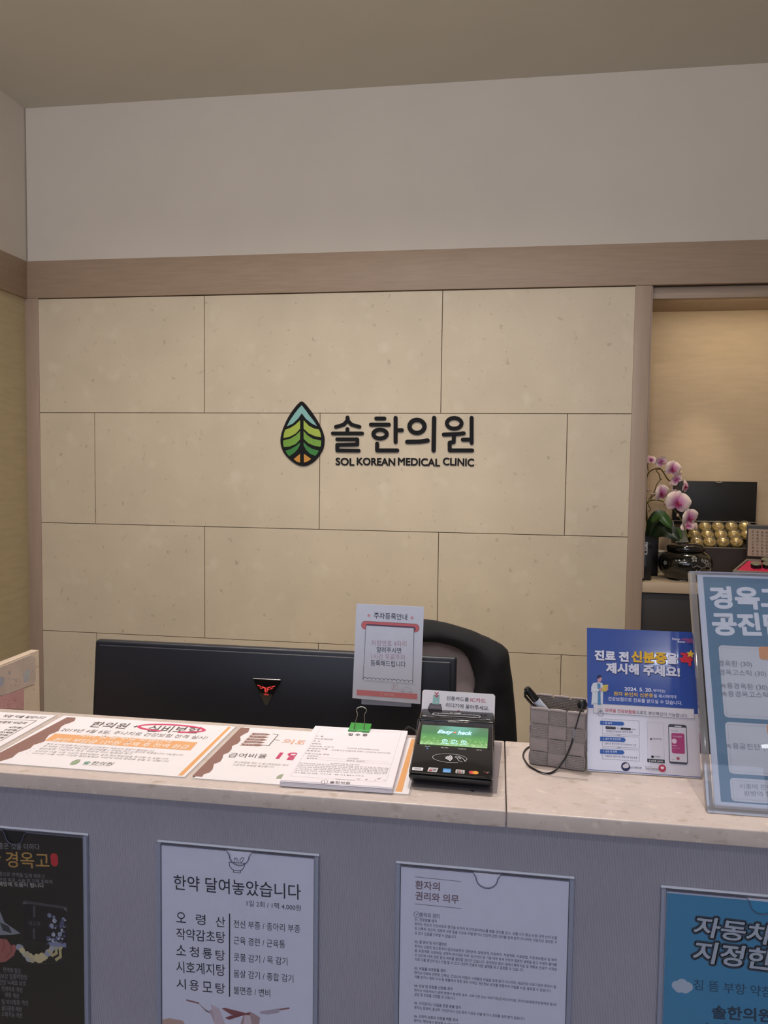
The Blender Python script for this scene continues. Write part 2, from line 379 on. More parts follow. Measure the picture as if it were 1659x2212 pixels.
def strokes(paths, wdt, closed=None, name='hangul_letter'):
    mb = MB()
    for i, (kind, P) in enumerate(paths):
        if kind == 'o':
            cx, cy, rx, ry = P; pts = [(cx+rx*math.cos(2*math.pi*k/28), cy+ry*math.sin(2*math.pi*k/28)) for k in range(28)]; cl = True
        else: pts = P; cl = False
        n = len(pts); h = wdt/2
        # ribbon pieces with round caps/joins
        for k in range(n if cl else n-1):
            a = np.array(pts[k], float); b = np.array(pts[(k+1) % n], float); d = b-a; l = np.linalg.norm(d); d /= l; q = np.array([-d[1], d[0]])
            loop = []
            a0 = math.atan2(q[1], q[0])
            for j in range(9): an = a0+math.pi*j/8; loop.append(a+h*np.array([math.cos(an), math.sin(an)]))
            for j in range(9): an = a0+math.pi+math.pi*j/8; loop.append(b+h*np.array([math.cos(an), math.sin(an)]))
            ww = [zs(x, y, SY-.007-.00006*(k+7*i)) for x, y in loop]
            area_ = sum(ww[j][0]*ww[(j+1) % 18][2]-ww[(j+1) % 18][0]*ww[j][2] for j in range(18))
            if area_ > 0: ww = ww[::-1]
            mb.prism(ww, (0, .007, 0))
    return mb.build(name, m_sign, t)
strokes([('l', [(589, 178), (587, 203), (560, 232), (502, 249)]), ('l', [(589, 178), (592, 203), (620, 232), (678, 248)]), ('l', [(588, 264), (588, 296)]), ('l', [(479, 297), (698, 297)]),
         ('l', [(512, 341), (662, 341), (662, 380), (512, 383), (512, 424), (672, 426)])], 27)
strokes([('l', [(804, 186), (864, 186)]), ('l', [(764, 232), (898, 232)]), ('o', (832, 302, 50, 33)), ('l', [(948, 181), (948, 362)]), ('l', [(948, 273), (995, 273)]), ('l', [(810, 374), (810, 424), (960, 424)])], 29)
strokes([('o', (1108, 245, 56, 49)), ('l', [(1035, 361), (1130, 359), (1187, 350)]), ('l', [(1236, 182), (1232, 424)])], 32)
strokes([('o', (1386, 222, 55, 40)), ('l', [(1308, 306), (1400, 303), (1457, 296)]), ('l', [(1384, 306), (1382, 362), (1352, 366), (1352, 424), (1520, 424)]), ('l', [(1450, 344), (1516, 344)]), ('l', [(1516, 181), (1516, 368)])], 29)
def sign_word(body, X0, X1):
    v, f, _ = text2d(body, 0, 4); a = zs(X0, 533, SY-.006); b = zs(X1, 543 if X1 > 1000 else 538, SY-.006); hh = .0165*2.15
    from collections import Counter
    mb = MB()
    for q in range(8):
        ox, oz = .0013*math.cos(q*math.pi/4), .0013*math.sin(q*math.pi/4); yf_ = SY-.005-q*.00008
        P = [(a[0]+(b[0]-a[0])*x+ox, a[2]+(b[2]-a[2])*x+hh*y+oz) for x, y in v]
        mb.add([(x, yf_, z) for x, z in P], f)
        ec = Counter(); key = lambda i: (round(P[i][0], 5), round(P[i][1], 5))
        for fc in f:
            for k in range(len(fc)): ec[(key(fc[k]), key(fc[(k+1) % len(fc)]))] += 1
        for (p, r) in [e for e in ec if (e[1], e[0]) not in ec]:
            mb.add([(p[0], yf_, p[1]), (r[0], yf_, r[1]), (r[0], SY, r[1]), (p[0], SY, p[1])], [(3, 2, 1, 0)])
    mb.build('lettering', m_sign, t, smooth=0)
sign_word('SOL', 502, 638); sign_word('KOREAN', 660, 943); sign_word('MEDICAL', 967, 1278); sign_word('CLINIC', 1303, 1532)
# ------------------------------------------------------------------ reception counter
CF, CB, CZ = -2.793, -2.547, 1.05
XA, XB = .30, 2.9
t = thing('reception_counter', (1.5, -2.66, 0), 'long reception counter with beige stone ledge and ribbed grey fabric front', 'counter')
MB().box(XA, 1.4995, CF, CB, CZ-.021, CZ).build('stone_ledge', m_marble, t, bevel=.0018, bseg=3)
MB().box(1.5008, XB, CF, CB, CZ-.021, CZ).build('stone_ledge', m_marble, t, bevel=.0018, bseg=3)
MB().box(XA+.01, XB-.01, CF+.016, CF+.05, .06, CZ-.021).build('fabric_front', m_fabric, t)
MB().box(XA+.01, XB-.01, CF+.05, CB-.02, .0, CZ-.021).build('carcass', mat('counter_carcass', '6e655c', .6), t)
t = thing('desk_return', (.453, -2.3, 0), 'narrow stone topped side panel of the desk, left of the monitor', 'panel')
MB().box(.443, .463, CB, -2.148, 0, CZ-.002).build('stone_panel', mat('stone_side_panel', 'c9b7a3', .4, .06, 22, 0, speck=[('a99681', 60, .62, .72)]), t, bevel=.001)
t = thing('office_desk', (1.1, -2.2, 0), 'plain desk behind the counter carrying the monitor', 'desk')
m_desk = mat('desk_laminate', 'b8a795', .45, .05, 10)
MB().box(.47, 2.0, CB, -1.88, .70, .725).build('desktop', m_desk, t, bevel=.002)
MB().box(.47, .495, CB, -1.9, 0, .70).build('side_panel', m_desk, t); MB().box(1.975, 2.0, CB, -1.9, 0, .70).build('side_panel', m_desk, t)
# flyers on the return panel
def wall_flyer(pts, h, name, label, lines, dots):
    xx = .4645; P = [onx(x, y, xx) for x, y in pts]
    c = sum(P)/len(P); th = thing(name, (xx-.001, c[1], c[2]), label, 'flyer')
    MB().prism(P, (-.0012, 0, 0)).build('sheet', mat('flyer_'+h, h, .5, .10, 14), th)
    a = Art((xx, 0, 0), (0, 1, 0), (0, 0, 1), (0, 0, 1)); a.z = (0, 1360, 7.373)
    for (X0, Y0, X1, Y1, s_, col) in lines: a.line([(X0, Y0), (X1, Y1)], .0018, col, 1)
    for (X, Y, r, col) in dots: a.disc(X, Y, r, col, 1, n=8)
    a.build(th)
random.seed(3)
wall_flyer([(0, 1442), (66, 1415), (77, 1421), (77, 1472), (0, 1503)], 'cdbdb2', 'price_flyer', 'pale flyer with faint blotches on the desk side panel', 
  [(100, 1010, 560, 850, 0, 'ddd0cc'), (40, 1050, 560, 838, 0, 'd6c8c4')],
  [(20+random.random()*500, 640+random.random()*260-0.2*0, .0012+random.random()*.0010, random.choice(['b7a9a2', 'adaeb2', 'a89a94'])) for _ in range(26)]+[(420, 760, .012, 'b7bcc4'), (430, 700, .010, 'b9c0c2'), (15, 830, .011, 'aeb0c0')])
wall_flyer([(0, 1506), (52, 1486), (52, 1531), (0, 1530)], 'd0a2a4', 'pink_flyer', 'pink flyer with small dark writing below the pale one on the side panel', [],
  [(30+random.random()*330, 1080+random.random()*170, .0012, 'b07a80') for _ in range(26)])
# ------------------------------------------------------------------ pockets on the counter front
PY = CF+.016
def pocket(x0, x1, zt, label, plabel, sheet_h, artfn, zoom, name):
    zb = zt-.317; D = .007
    t = thing('acrylic_pocket', ((x0+x1)/2, PY, zb), label, 'poster holder', 'acrylic pockets on the counter front')
    MB().box(x0, x1, PY-.0015, PY, zb, zt+.0035).build('back_plate', m_acry, t)
    cx = (x0+x1)/2+.004; r = .0135; pts = [(x0+.002, zb), (x1-.002, zb), (x1-.002, zt), (cx+r+.004, zt)]
    pts += [(cx+r*math.cos(math.radians(a)), zt-.006-r*.95*math.sin(math.radians(a))) for a in range(0, 181, 15)]
    pts += [(cx-r-.004, zt), (x0+.002, zt)]
    MB().prism([(x, PY-D, z) for x, z in pts], (0, .0015, 0)).build('front_plate', m_acry, t)
    e = MB(); rim = [(x, z) for x, z in pts[3:-1]]
    e.tube([(x, PY-D+.0007, z) for x, z in [(x1-.002, zt)]+rim+[(x0+.002, zt)]], .0006, 5); e.build('front_rim', mat('rim_shade', '5a6280', .3), t)
    for xs in (x0, x1):
        sgn = 1 if xs == x0 else -1
        MB().box(min(xs, xs+sgn*.0055), max(xs, xs+sgn*.0055), PY-D, PY, zb, zt+.001).build('side_rail', m_acedge, t, bevel=.0006)
    MB().box(x0, x1, PY-.0022, PY-.0005, zt+.0012, zt+.0038).build('top_edge', mat('edge_highlight', 'dfe4f2', .2), t)  # pale strip paints the highlight along the acrylic top edge
    MB().box(x0, x1, PY-D, PY, zb-.004, zb).build('bottom_edge', m_acedge, t)
    p = thing('poster', ((x0+x1)/2, PY-.004, zb), plabel, 'poster')
    MB().box(x0+.0065, x1-.0065, PY-.0042, PY-.0035, zb+.001, zt-.001).build('sheet', ink(sheet_h, .45), p)
    a = Art((0, PY-.0042, 0), (1, 0, 0), (0, 0, 1), zoom); artfn(a, x0+.0065, x1-.0065, zb, zt); a.build(p)
def art1(a, x0, x1, zb, zt):
    T = a.text
    a.disc(138, 160, .0001, '1b1b1e', 1)
    T('진심에 좋은 것을 더하다', -190, 335, 398, 352, 62, '8f8f94')
    T('하', -130, 488, 15, 495, 130, 'b08a4c', .012, res=4); T('경옥고', 62, 522, 495, 538, 158, 'b08a4c', .008, res=4)
    a.disc(540, 425, .0058, 'b52a33', 2, ry=.0062); a.disc(543, 470, .0056, 'b52a33', 2, ry=.0062)
    T('보음과 보기 보중으로 면역을 길게 해주고', -260, 590, 448, 637, 42, '85858b')
    T('기를 보강하며 만성 피로, 수술 후 기력 회복에', -260, 655, 522, 690, 42, '85858b')
    T('건강과 질병예방에 도움이 됩니다', -260, 700, 440, 728, 46, 'a8a8a4', .012)
    a.poly([(230, 850), (668, 915), (668, 940), (232, 880)], '3d3e45'); a.rect(228, 870, 262, 898, '5f6068'); a.poly([(635, 930), (662, 935), (662, 965), (640, 955)], '74757c')
    a.poly([(232, 885), (655, 945), (660, 1310), (235, 1240)], '111118', 1)
    a.poly([(332, 905), (352, 908), (352, 1020), (332, 1018)], '4a4b55', 2); a.poly([(330, 1130), (348, 1133), (348, 1240), (330, 1238)], '4a4b55', 2)
    T('瓊玉膏', 285, 1095, 405, 1105, 40, '55565e')
    random.seed(5)
    for k in range(46):
        X = 470+random.random()*180; Y = 1000+random.random()*300
        a.disc(X, Y, .0014+random.random()*.0022, random.choice(['8d93ac', '767d99', '4a5070', 'a5abbd']), 2+k % 3, n=7)
    a.poly([(480, 1262), (660, 1290), (662, 1318), (500, 1298)], '7c84a4', 5)
    a.poly([(-60, 950), (0, 960), (45, 1070), (205, 1180), (120, 1195), (-60, 1200)], '7e828e'); a.poly([(0, 1070), (90, 1110), (120, 1180), (30, 1150)], '34363f', 2)
    a.poly([(-60, 1230), (30, 1235), (70, 1240), (110, 1300), (150, 1290), (165, 1330), (140, 1400), (60, 1460), (0, 1470), (-60, 1440)], '9a5c58', 2)
    a.line([(30, 1240), (50, 1300), (20, 1360)], .001, '6d3a38', 3); a.line([(110, 1300), (115, 1360), (60, 1420)], .001, '6d3a38', 3)
    for k in range(26):
        u = k/25; X = 190+u*410; Y = 1310+120*math.sin(math.pi*min(u*1.2, 1))**.8
        a.disc(X, Y+random.uniform(-20, 20), .0035+random.random()*.002, random.choice(['b3a98f', 'a3a6ae', 'c2b78e', '8f96a8']), 2+k % 3, n=8)
    a.line([(520, 1400), (565, 1375), (560, 1325)], .004, 'b0a67a', 5); a.line([(560, 1440), (605, 1410), (600, 1320)], .004, 'b0a67a', 5)
    a.line([(230, 1470), (420, 1480), (560, 1470), (655, 1410)], .0006, '44474a', 5)
    for s_, x0_, y0_, x1_, h_ in (('면역력 증강', 35, 1575, 210, 52), ('체력보강 집중력향상', -60, 1635, 275, 52), ('항건망 뇌세포 보호', -40, 1695, 262, 50), ('만성피로 개선', 20, 1760, 225, 50),
          ('냉증 개선', 50, 1820, 190, 48), ('빈혈 및 어지럼증 개선', -60, 1890, 282, 52), ('골다공증 예방', 18, 1955, 220, 50), ('소화기능 개선', 18, 2015, 225, 50)):
        T(s_, x0_, y0_-8, x1_, y0_+8, h_, '7b7b80', .01)
def art2(a, x0, x1, zb, zt):
    T = a.text; K = '1c2038'
    a.line([(738, 325), (892, 336)], .0009, K); a.line([(738, 325), (745, 362), (765, 390), (790, 405), (845, 410), (872, 392), (886, 365), (892, 336)], .0009, K)
    a.line([(785, 405), (780, 422), (848, 430), (852, 410)], .0008, K); a.line([(790, 318), (792, 285), (815, 285), (832, 325)], .0007, K); a.line([(800, 290), (815, 320)], .0005, K)
    a.line([(848, 322), (845, 298), (868, 278), (884, 286), (870, 312), (852, 332)], .0007, K)
    T('한약 달여놓았습니다', 205, 590, 1435, 690, 145, K, .006, res=4)
    T('1일 2회 / 1팩 4,000원', 910, 752, 1435, 800, 60, K)
    a.poly([(738, 822), (750, 823), (750, 1628), (738, 1627)], K)
    for L, y0, y1 in ((('오', '령', '산'), 905, 948), (('작약감초탕',), 1072, 1112), (('소', '청', '룡', '탕'), 1222, 1272), (('시호계지탕',), 1392, 1430), (('시', '용', '모', '탕'), 1550, 1592)):
        n = len(L)
        if n == 1: T(L[0], 230, y0, 702, y1, 112, K, .004, res=4); continue
        for k, ch in enumerate(L):
            wd = 92; x = 230+(702-230-wd)*k/(n-1); y = y0+(y1-y0)*k/(n-1)
            T(ch, x, y, x+wd, y+8, 100, K, .004, res=4)
    for s_, xe, y0, y1 in (('전신 부종 / 종아리 부종', 1428, 958, 1010), ('근육 경련 / 근육통', 1282, 1118, 1160), ('콧물 감기 / 목 감기', 1305, 1280, 1325), ('몸살 감기 / 종합 감기', 1362, 1438, 1492), ('불면증 / 변비', 1138, 1600, 1632)):
        T(s_, 785, y0, xe, y1, 76, K, res=3)
    a.line([(330, 1660), (445, 1690)], .0022, '8d6166'); a.line([(1232, 1752), (1320, 1738)], .0022, '8d6166')
    P_ = 'b3a0ae'
    a.poly([(440, 1690), (500, 1760), (540, 1765), (590, 1740), (640, 1800), (660, 1892), (600, 1892), (560, 1790), (500, 1745)], P_)
    a.poly([(560, 1700), (640, 1740), (700, 1892), (600, 1892), (590, 1800)], 'c3b4c2', 2); a.poly([(850, 1892), (880, 1800), (960, 1780), (1040, 1830), (1030, 1892)], 'a78f95', 2)
    a.poly([(890, 1800), (940, 1790), (960, 1892), (880, 1892)], 'c8bcc6', 3)
    a.poly([(668, 1740), (700, 1735), (900, 1785), (950, 1775), (940, 1805), (760, 1800)], '83494f', 3); a.poly([(700, 1830), (830, 1785), (900, 1800), (740, 1850)], '7b4249', 3)
    a.poly([(1040, 1770), (1230, 1740), (1225, 1780), (1120, 1800), (1040, 1790)], 'a9a0b4', 2)
    a.poly([(90, 1850), (160, 1835), (290, 1860), (310, 1892), (95, 1892)], 'b79a93', 1)
def art3(a, x0, x1, zb, zt):
    T = a.text; K = '7a6474'; G = '3f4160'
    a.line([(230, 218), (632, 260)], .0007, '6b6478'); a.line([(230, 455), (632, 495)], .0007, '6b6478')
    T('환자의', 230, 325, 445, 342, 76, K, .022, res=3); T('권리와 의무', 230, 420, 612, 455, 76, K, .022, res=3)
    a.ring(244, 548, .0038, .0006, '5d5f78'); a.line([(236, 546), (243, 555), (256, 538)], .0007, '5d5f78')
    T('환자의 권리', 272, 570, 442, 584, 42, '5d5f78', .01)
    L = [('01. 진료받을 권리', 226, 603, 418, 620, 28, 1), ('환자는 자신의 건강보호와 증진을 위하여 보건의료서비스를 받을 권리를 갖고, 성별·나이·종교·신분·국적·언어·인종', 226, 642, 1470, 768, 28, 0),
         ('및 신체적, 정신적, 경제적 사정 등을 이유로 차별 받거나 건강에 관한 권리를 침해 받지 아니하며, 의료진은 정당한 사', 226, 682, 1470, 806, 28, 0), ('유 없이 진료를 거부할 수 없습니다.', 226, 722, 590, 758, 28, 0),
         ('02. 알 권리 및 자기결정권', 226, 798, 503, 824, 28, 1), ('환자는 의료진 등으로부터 담당의료진의 전문분야, 질병상태, 치료목적, 치료계획, 치료방법, 치료예상결과 및 부작', 226, 838, 1468, 962, 28, 0),
         ('용, 퇴원계획, 진료비용, 의학적 연구대상 여부, 장기이식 및 기증 여부 등에 관하여 충분한 설명을 듣고 자세히 물어볼', 226, 877, 1466, 1002, 28, 0), ('수 있으며 이에 관한 동의 여부를 결정할 권리가 있습니다. 윤리적인 범위 내에서 특정치료 및 계획된 진료가 시작된', 226, 915, 1466, 1042, 28, 0),
         ('이후 이를 중단하거나 거절 할 수 있고 대안적 진료에 대한 설명을 듣고 결정할 수 있습니다.', 226, 952, 1180, 1048, 28, 0), ('03. 비밀을 보호받을 권리', 224, 1030, 495, 1054, 28, 1),
         ('환자는 진료와 관련된 신체상, 건강상의 비밀과 사생활의 비밀을 침해 받지 아니하며, 의료진과 의료기관은 환자의 동', 224, 1068, 1462, 1196, 28, 0), ('의를 받거나 범죄 수사 등 법률에서 정한 경우 외에는 개인정보 공개를 포함하여 비밀을 누설, 발표할 수 없습니다.', 224, 1105, 1420, 1230, 28, 0),
         ('04. 상담 및 조정을 신청할 권리', 222, 1182, 556, 1212, 28, 1), ('환자는 의료서비스 관련 분쟁이 발생한 경우, 내부기관 또는 외부기관(한국소비자원, 한국의료분쟁조정중재원 등)에', 222, 1222, 1462, 1352, 28, 0),
         ('상담 및 조정을 신청할 수 있습니다.', 222, 1258, 585, 1294, 28, 0), ('05. 가치관이나 신념을 존중 받을 권리', 222, 1334, 628, 1374, 28, 1), ('환자는 문화적, 종교적 가치관이나 신념 등의 이유로 차별 받거나 권리를 침해 받지 않습니다.', 222, 1374, 1192, 1474, 28, 0),
         ('06. 신체적 보호와 안전을 취할 권리', 220, 1448, 602, 1484, 28, 1), ('환자는 병원에서 발생할 수 있는 위험으로부터 신체적으로 안전하고 보호받을 권리가 있습니다.', 220, 1486, 1250, 1600, 28, 0)]
    for s_, xa, ya, xb, yb, h_, b_ in L: T(s_, xa, ya, xb, yb, h_, G, .006*b_+.002)
def art4(a, x0, x1, zb, zt):
    T = a.text
    lo = a.uv(262, 312)
    a.ruv(lo[0], zb+.006, x1-.006, lo[1], '3f86ae', 1)
    a.poly([(262, 312), (700, 352), (1000, 395), (1659, 440), (1659, 2127), (225, 2127), (240, 1100)], '3a85b2', 2)
    def big(s_, xa, ya, xb, yb, H):
        T(s_, xa, ya, xb, yb, H, '2b4258', .02, 3, 4, .12, out=.0030); T(s_, xa, ya, xb, yb, H, '2b4258', .02, 3, 4, .12, out=.0018); T(s_, xa, ya, xb, yb, H, 'a9b4c6', .022, 4, 4, .12)
    big('자동차', 620, 900, 1720, 1040, 280); big('지정한', 610, 1260, 1730, 1395, 300)
    for X, Y, r in ((395, 1590, .0058), (470, 1570, .0066), (545, 1610, .0062), (430, 1625, .006), (510, 1635, .006)): a.disc(X, Y, r, 'aebcd2', 3)
    T('침 뜸 부항 약침', 630, 1650, 1700, 1760, 150, '1d4a6c', .006, 3, 3)
    T('솔한의원', 880, 2050, 1720, 2110, 190, '173a56', .03, 3, 3); T('보험접수', 780, 2260, 1680, 2320, 160, '173a56', .03, 3, 3)
m_x = None
pocket(.718, .940, .9635, 'leftmost clear acrylic pocket on the counter front, dark poster inside', 'dark poster with gold Korean heading and a gift box picture, leftmost on the counter front', '1a1a1e', art1, (0, 1760, 4.608), 'a')
pocket(1.040, 1.262, .9635, 'clear acrylic pocket holding the poster with the bowl drawing', 'white herbal medicine price poster with a bowl drawing and large black writing', 'd2d4ea', art2, (330, 1790, 4.484), 'b')
pocket(1.363, 1.585, .9635, 'clear acrylic pocket holding the poster of small print', 'white poster of fine print under a mauve two-line heading', 'd2d4ea', art3, (840, 1840, 4.046), 'c')
pocket(1.688, 1.910, .9625, 'rightmost clear acrylic pocket on the counter front, blue poster inside', 'sky blue poster with outlined Korean letters and a small cloud', 'bfc4da', art4, (1400, 1880, 6.405), 'd')
# ------------------------------------------------------------------ flyers lying on the ledge
ZS = CZ+.0006
def ledge_sheet(name, label, x0, x1, y0, y1, zoom, fn):
    t = thing(name, ((x0+x1)/2, (y0+y1)/2, CZ), label, 'flyer')
    MB().box(x0-.003, x1+.003, y0-.003, y1+.003, CZ+.0001, CZ+.0005).build('laminate', clear('laminate_film', 'ffffff', body=.25, bodycol='e6dfda', rough=.12), t)
    MB().box(x0, x1, y0, y1, CZ+.0005, CZ+.0011).build('sheet', m_white_paper, t)
    a = Art((0, 0, CZ+.0011), (1, 0, 0), (0, 1, 0), zoom); fn(a); a.build(t)
    for P_ in getattr(a, 'stripe', []):
        b_ = Art((0, 0, CZ+.0011), (1, 0, 0), (0, 1, 0), a.z); b_.poly(P_, 'e0a468'); b_.build(t, 'orange_stripe')
def s1(a):
    T = a.text; K = '5a4c48'
    T('직접 약을 달입니다', 20, 1395, 690, 1425, 42, K, .01)
    a.line([(-60, 1421), (580, 1453), (-60, 1812)], .0013, '57443f')
    T('보험외 비급여', -60, 1490, 385, 1510, 42, K, .012)
    for s_, xa, xb, y in (('6천원', 128, 322, 1572), ('5천원', 55, 250, 1612), ('6천5백원', -60, 180, 1652), ('7천원', -80, 105, 1692), ('8천원', -140, 38, 1732)): T(s_, xa, y-5, xb, y+6, 30, K, .012)
def s2(a):
    T = a.text; K = '5f5552'
    B = [(430, 857), (485, 860), (478, 880), (450, 893), (412, 905), (390, 920), (375, 945), (345, 958), (315, 970), (298, 990), (285, 1012), (250, 1024), (215, 1035), (195, 1055), (165, 1068), (120, 1082), (98, 1098), (80, 1115), (40, 1128), (0, 1140), (-60, 1168), (-180, 1200), (-200, 1190)]
    a.poly(B, '8d6a60')
    a.poly([(1462, 918), (1480, 919), (1170, 1230), (1138, 1230)], 'e0a468')
    T('한의원', 560, 920, 795, 932, 38, K, .012); T('+', 845, 925, 875, 926, 18, K)
    T('실비보험', 925, 950, 1255, 962, 44, K, .012)
    c = a.uv(1085, 928)
    for k, (rx, ry, tt) in enumerate(((.062, .0150, .0040), (.0655, .0180, .0014))):
        a.lineuv([(c[0]+.003+rx*.86*math.cos(math.radians(q)), c[1]+ry*math.sin(math.radians(q))) for q in range(-70, 262, 8)], tt, 'd2466e', 3)
    T('2019년 4월 8일, 추나치료 건강보험 전격 실시!', 380, 948, 1315, 1002, 24, '7a716d')
    a.poly([(352, 962), (1266, 1018), (1218, 1070), (287, 1008)], 'e2a874')
    T('추나 침 뜸 부항 보험한약', 505, 985, 1090, 1026, 24, 'f3e3d4', .014, 3); T('본인 부담금 1만원 공제 후 전액 환급', 330, 1012, 1195, 1062, 26, 'f3e3d4', .014, 3)
    for k, (xa, ya, xb, yb) in enumerate(((290, 1033, 980, 1080), (270, 1047, 1165, 1106), (245, 1062, 840, 1098), (220, 1078, 1070, 1130), (200, 1092, 1075, 1146))):
        T(('복지 요구에 따른 추나요법은 건강보험이 적용되어 부담이 줄었습니다', '본 치료는 건강보험 적용으로 본인부담률이 정해져 연간 20회까지 적용됩니다 가능합니다', '실손보험 가입자의 경우 약관에 따라 보험금 청구', '2009년 10월 이후 가입한 실손보험은 급여 본인부담금을 청구할 수 있습니다', '2009년 10월 이전 가입한 실손보험은 약관에 따라 환급을 받을 수 있습니다')[k], xa, ya, xb, yb, 12, '8b8280', .0, 1, 1)
        a.disc(xa-28, ya-5, .0008, '8b8280', 1, n=6)
    a.poly([(445, 1160), (462, 1140), (495, 1128), (515, 1127), (512, 1142), (490, 1158), (462, 1163)], '8fa083'); a.line([(455, 1158), (508, 1132)], .0007, 'c9d2c0', 2)
    T('솔', 525, 1158, 565, 1160, 22, '7fa89a', .02); T('한의원', 575, 1160, 712, 1167, 22, '8a8a80', .012)
    T('SOL KOREAN MEDICAL CLINIC', 520, 1164, 700, 1172, 5, '9d9c94', 0, 1, 1)
def s3(a):
    T = a.text; K = '5f5552'
    B = [(355, 273), (412, 275), (405, 300), (375, 315), (352, 330), (355, 355), (335, 375), (300, 390), (298, 410), (280, 430), (245, 445), (238, 470), (225, 490), (185, 505), (175, 540), (155, 560), (120, 570), (108, 588), (45, 582)]
    a.poly(B, '8d6a60')
    for k in range(5):
        x = 425-k*17; y = 305+k*17; n = a
        a.poly([(x, y), (x+95+k*6, y+5), (x+122+k*6, y+12), (x+90+k*6, y+18), (x-10, y+13), (x+8, y+7)], '8d6a60', 1)
        T(('진료비', '치료약', '입원비', '검사비', '보험료')[k], x+18, y+12, x+85, y+15, 8, 'dac8c2', 0, 2, 1)
    a.line([(562, 313), (596, 317), (535, 388), (498, 384)], .0014, K); a.line([(568, 349), (603, 354)], .0014, K)
    T('의료비', 612, 375, 860, 390, 32, 'dd9c70', .0)
    T('급여비율', 270, 462, 515, 470, 30, K, .0); T('1일', 575, 474, 745, 486, 52, 'c4406a', .03)
    T('본인부담금 계산 시 본인부담금은 계약 조건', 312, 498, 700, 522, 12, '8b8280', 0, 1, 1); T('이곳저곳 부담금 확인합니다', 300, 515, 565, 530, 12, '8b8280', 0, 1, 1)
    a.poly([(580, 600), (590, 582), (615, 570), (640, 572), (625, 600)], '9aa38d')
    a.stripe = [[(1448, 345), (1475, 346), (1388, 684), (1346, 681)]]
ledge_sheet('price_flyer', 'white flyer with a ruled price box at the left end of the ledge', .47, .762, -2.768, -2.566, (0, 1360, 7.373), s1)
ledge_sheet('insurance_flyer', 'white flyer with brown torn-edge stripe, orange band and pink ringed heading on the ledge', .775, 1.073, -2.767, -2.564, (0, 1260, 2.9625), s2)
ledge_sheet('insurance_flyer', 'flyer with brown stripe and bracket diagram lying partly under the stack of forms', 1.087, 1.376, -2.768, -2.564, (400, 1480, 2.9625), s3)
# ------------------------------------------------------------------ stack of forms
ZP = CZ+.0012
t = thing('form_stack', (1.28, -2.665, ZP), 'stack of white reception forms clipped together on the ledge', 'paper stack')
RL, RR, FR, FL = (1.203, -2.560), (1.350, -2.556), (1.3555, -2.7695), (1.2075, -2.7725)
nS = 9; th_ = .0009
def quadz(dz, z0, z1, jit):
    P = [np.array(p) for p in (FL, FR, RR, RL)]; j = np.array(jit)
    return [tuple(p+j)+(z0,) for p in P], [tuple(p+j)+(z1,) for p in P]
random.seed(11)
for k in range(nS):
    b_, t_ = quadz(0, ZP+k*th_, ZP+(k+1)*th_-.0001, (0, 0) if k == nS-1 else (random.uniform(-.0012, .0012), random.uniform(-.0016, .0006)))
    MB().hexa(b_, t_).build('sheet', mat('form_paper', 'ece7ec', .6, .01, 30), t)
ZF = ZP+nS*th_-.0001
U = np.array(FR+(0,), float)-np.array(FL+(0,), float); V = np.array([-U[1], U[0], 0])
a = Art((FL[0], FL[1], ZF), U, V, (640, 1540, 6.381)); T = a.text; K = '4a4448'
wd = np.linalg.norm(U); a.frame(.010, .014, wd-.010, .205, .0003, 'b4b0b4')
T('접 수 증', 708, 315, 978, 325, 34, K, .012, 3)
for s_, xa, ya, xb, yb in (('이  름', 265, 330, 370, 334), ('주민등록번호', 248, 366, 505, 376), ('주  소', 230, 398, 325, 403), ('연락처', 208, 432, 335, 440), ('내원경로  □소개', 185, 466, 505, 482), ('관심있는치료', 165, 498, 430, 510),
    ('□교통사고 □물리치 □추나 □비만약 □다이어트', 485, 520, 1295, 566), ('□인터넷 □지인추천 □간판', 695, 494, 1140, 522), ('통증부위', 140, 530, 322, 540), ('교통사고일 경우', 110, 568, 455, 585), ('차량회사', 152, 602, 300, 608), ('접수번호', 138, 633, 285, 640), ('사고일자', 705, 636, 855, 642), ('담당자 연락처', 690, 668, 935, 680)):
    T(s_, xa, ya, xb, yb, 17, '6d676b', 0, 2, 1)
a.line([(300, 615), (1270, 678)], .0003, 'a8a4a8'); a.line([(285, 645), (1290, 708)], .0003, 'a8a4a8'); a.line([(330, 245), (1450, 268)], .0002, 'cdc8cc')
T('개인정보 수집 및 이용 안내', 460, 702, 865, 726, 14, '6d676b', 0, 2, 1)
for k in range(6):
    T(('개인정보보호법 수집 및 이용 목적은 진료와 처방을 위한 것이며 진료 및 기록의 목적', '진료비 수납과 예약 안내 문자 발송 건강보험 업무 처리 및 민원 처리를 위해 이용',
       '수집항목 성명 주민등록번호 주소 연락처 진료기록 보유기간 의료법에 따른 보관기간', '위 개인정보의 수집 이용에 대한 동의를 거부할 권리가 있으며 동의 거부 시 진료',
       '예약 및 안내 서비스 이용에 제한이 있을 수 있습니다 본인은 위 내용을 충분히 확인', '하였으며 이에 동의합니다')[k], 35-k*14, 700+k*26, (1275-k*7) if k < 5 else 930, (775+k*18) if k < 5 else 880, 15, '777175', 0, 2, 1)
T('진료받으시는분(보호자)', 535, 922, 800, 940, 15, '777175', 0, 2, 1); T('년', 835, 918, 880, 920, 14, '777175', 0, 2, 1); T('월', 945, 925, 978, 927, 14, '777175', 0, 2, 1); T('일', 1072, 934, 1098, 936, 14, '777175', 0, 2, 1); T('서명', 1195, 938, 1225, 941, 14, '777175', 0, 2, 1)
a.line([(1118, 900), (1135, 916), (1165, 895)], .0008, K)
a.ring(388, 952, .0042, .0006, '6d676b', 1, ry=.0062); a.line([(388, 970), (388, 938)], .0006, '6d676b')
T('솔한의원', 458, 970, 735, 986, 32, '6d676b', .012)
a.build(t)
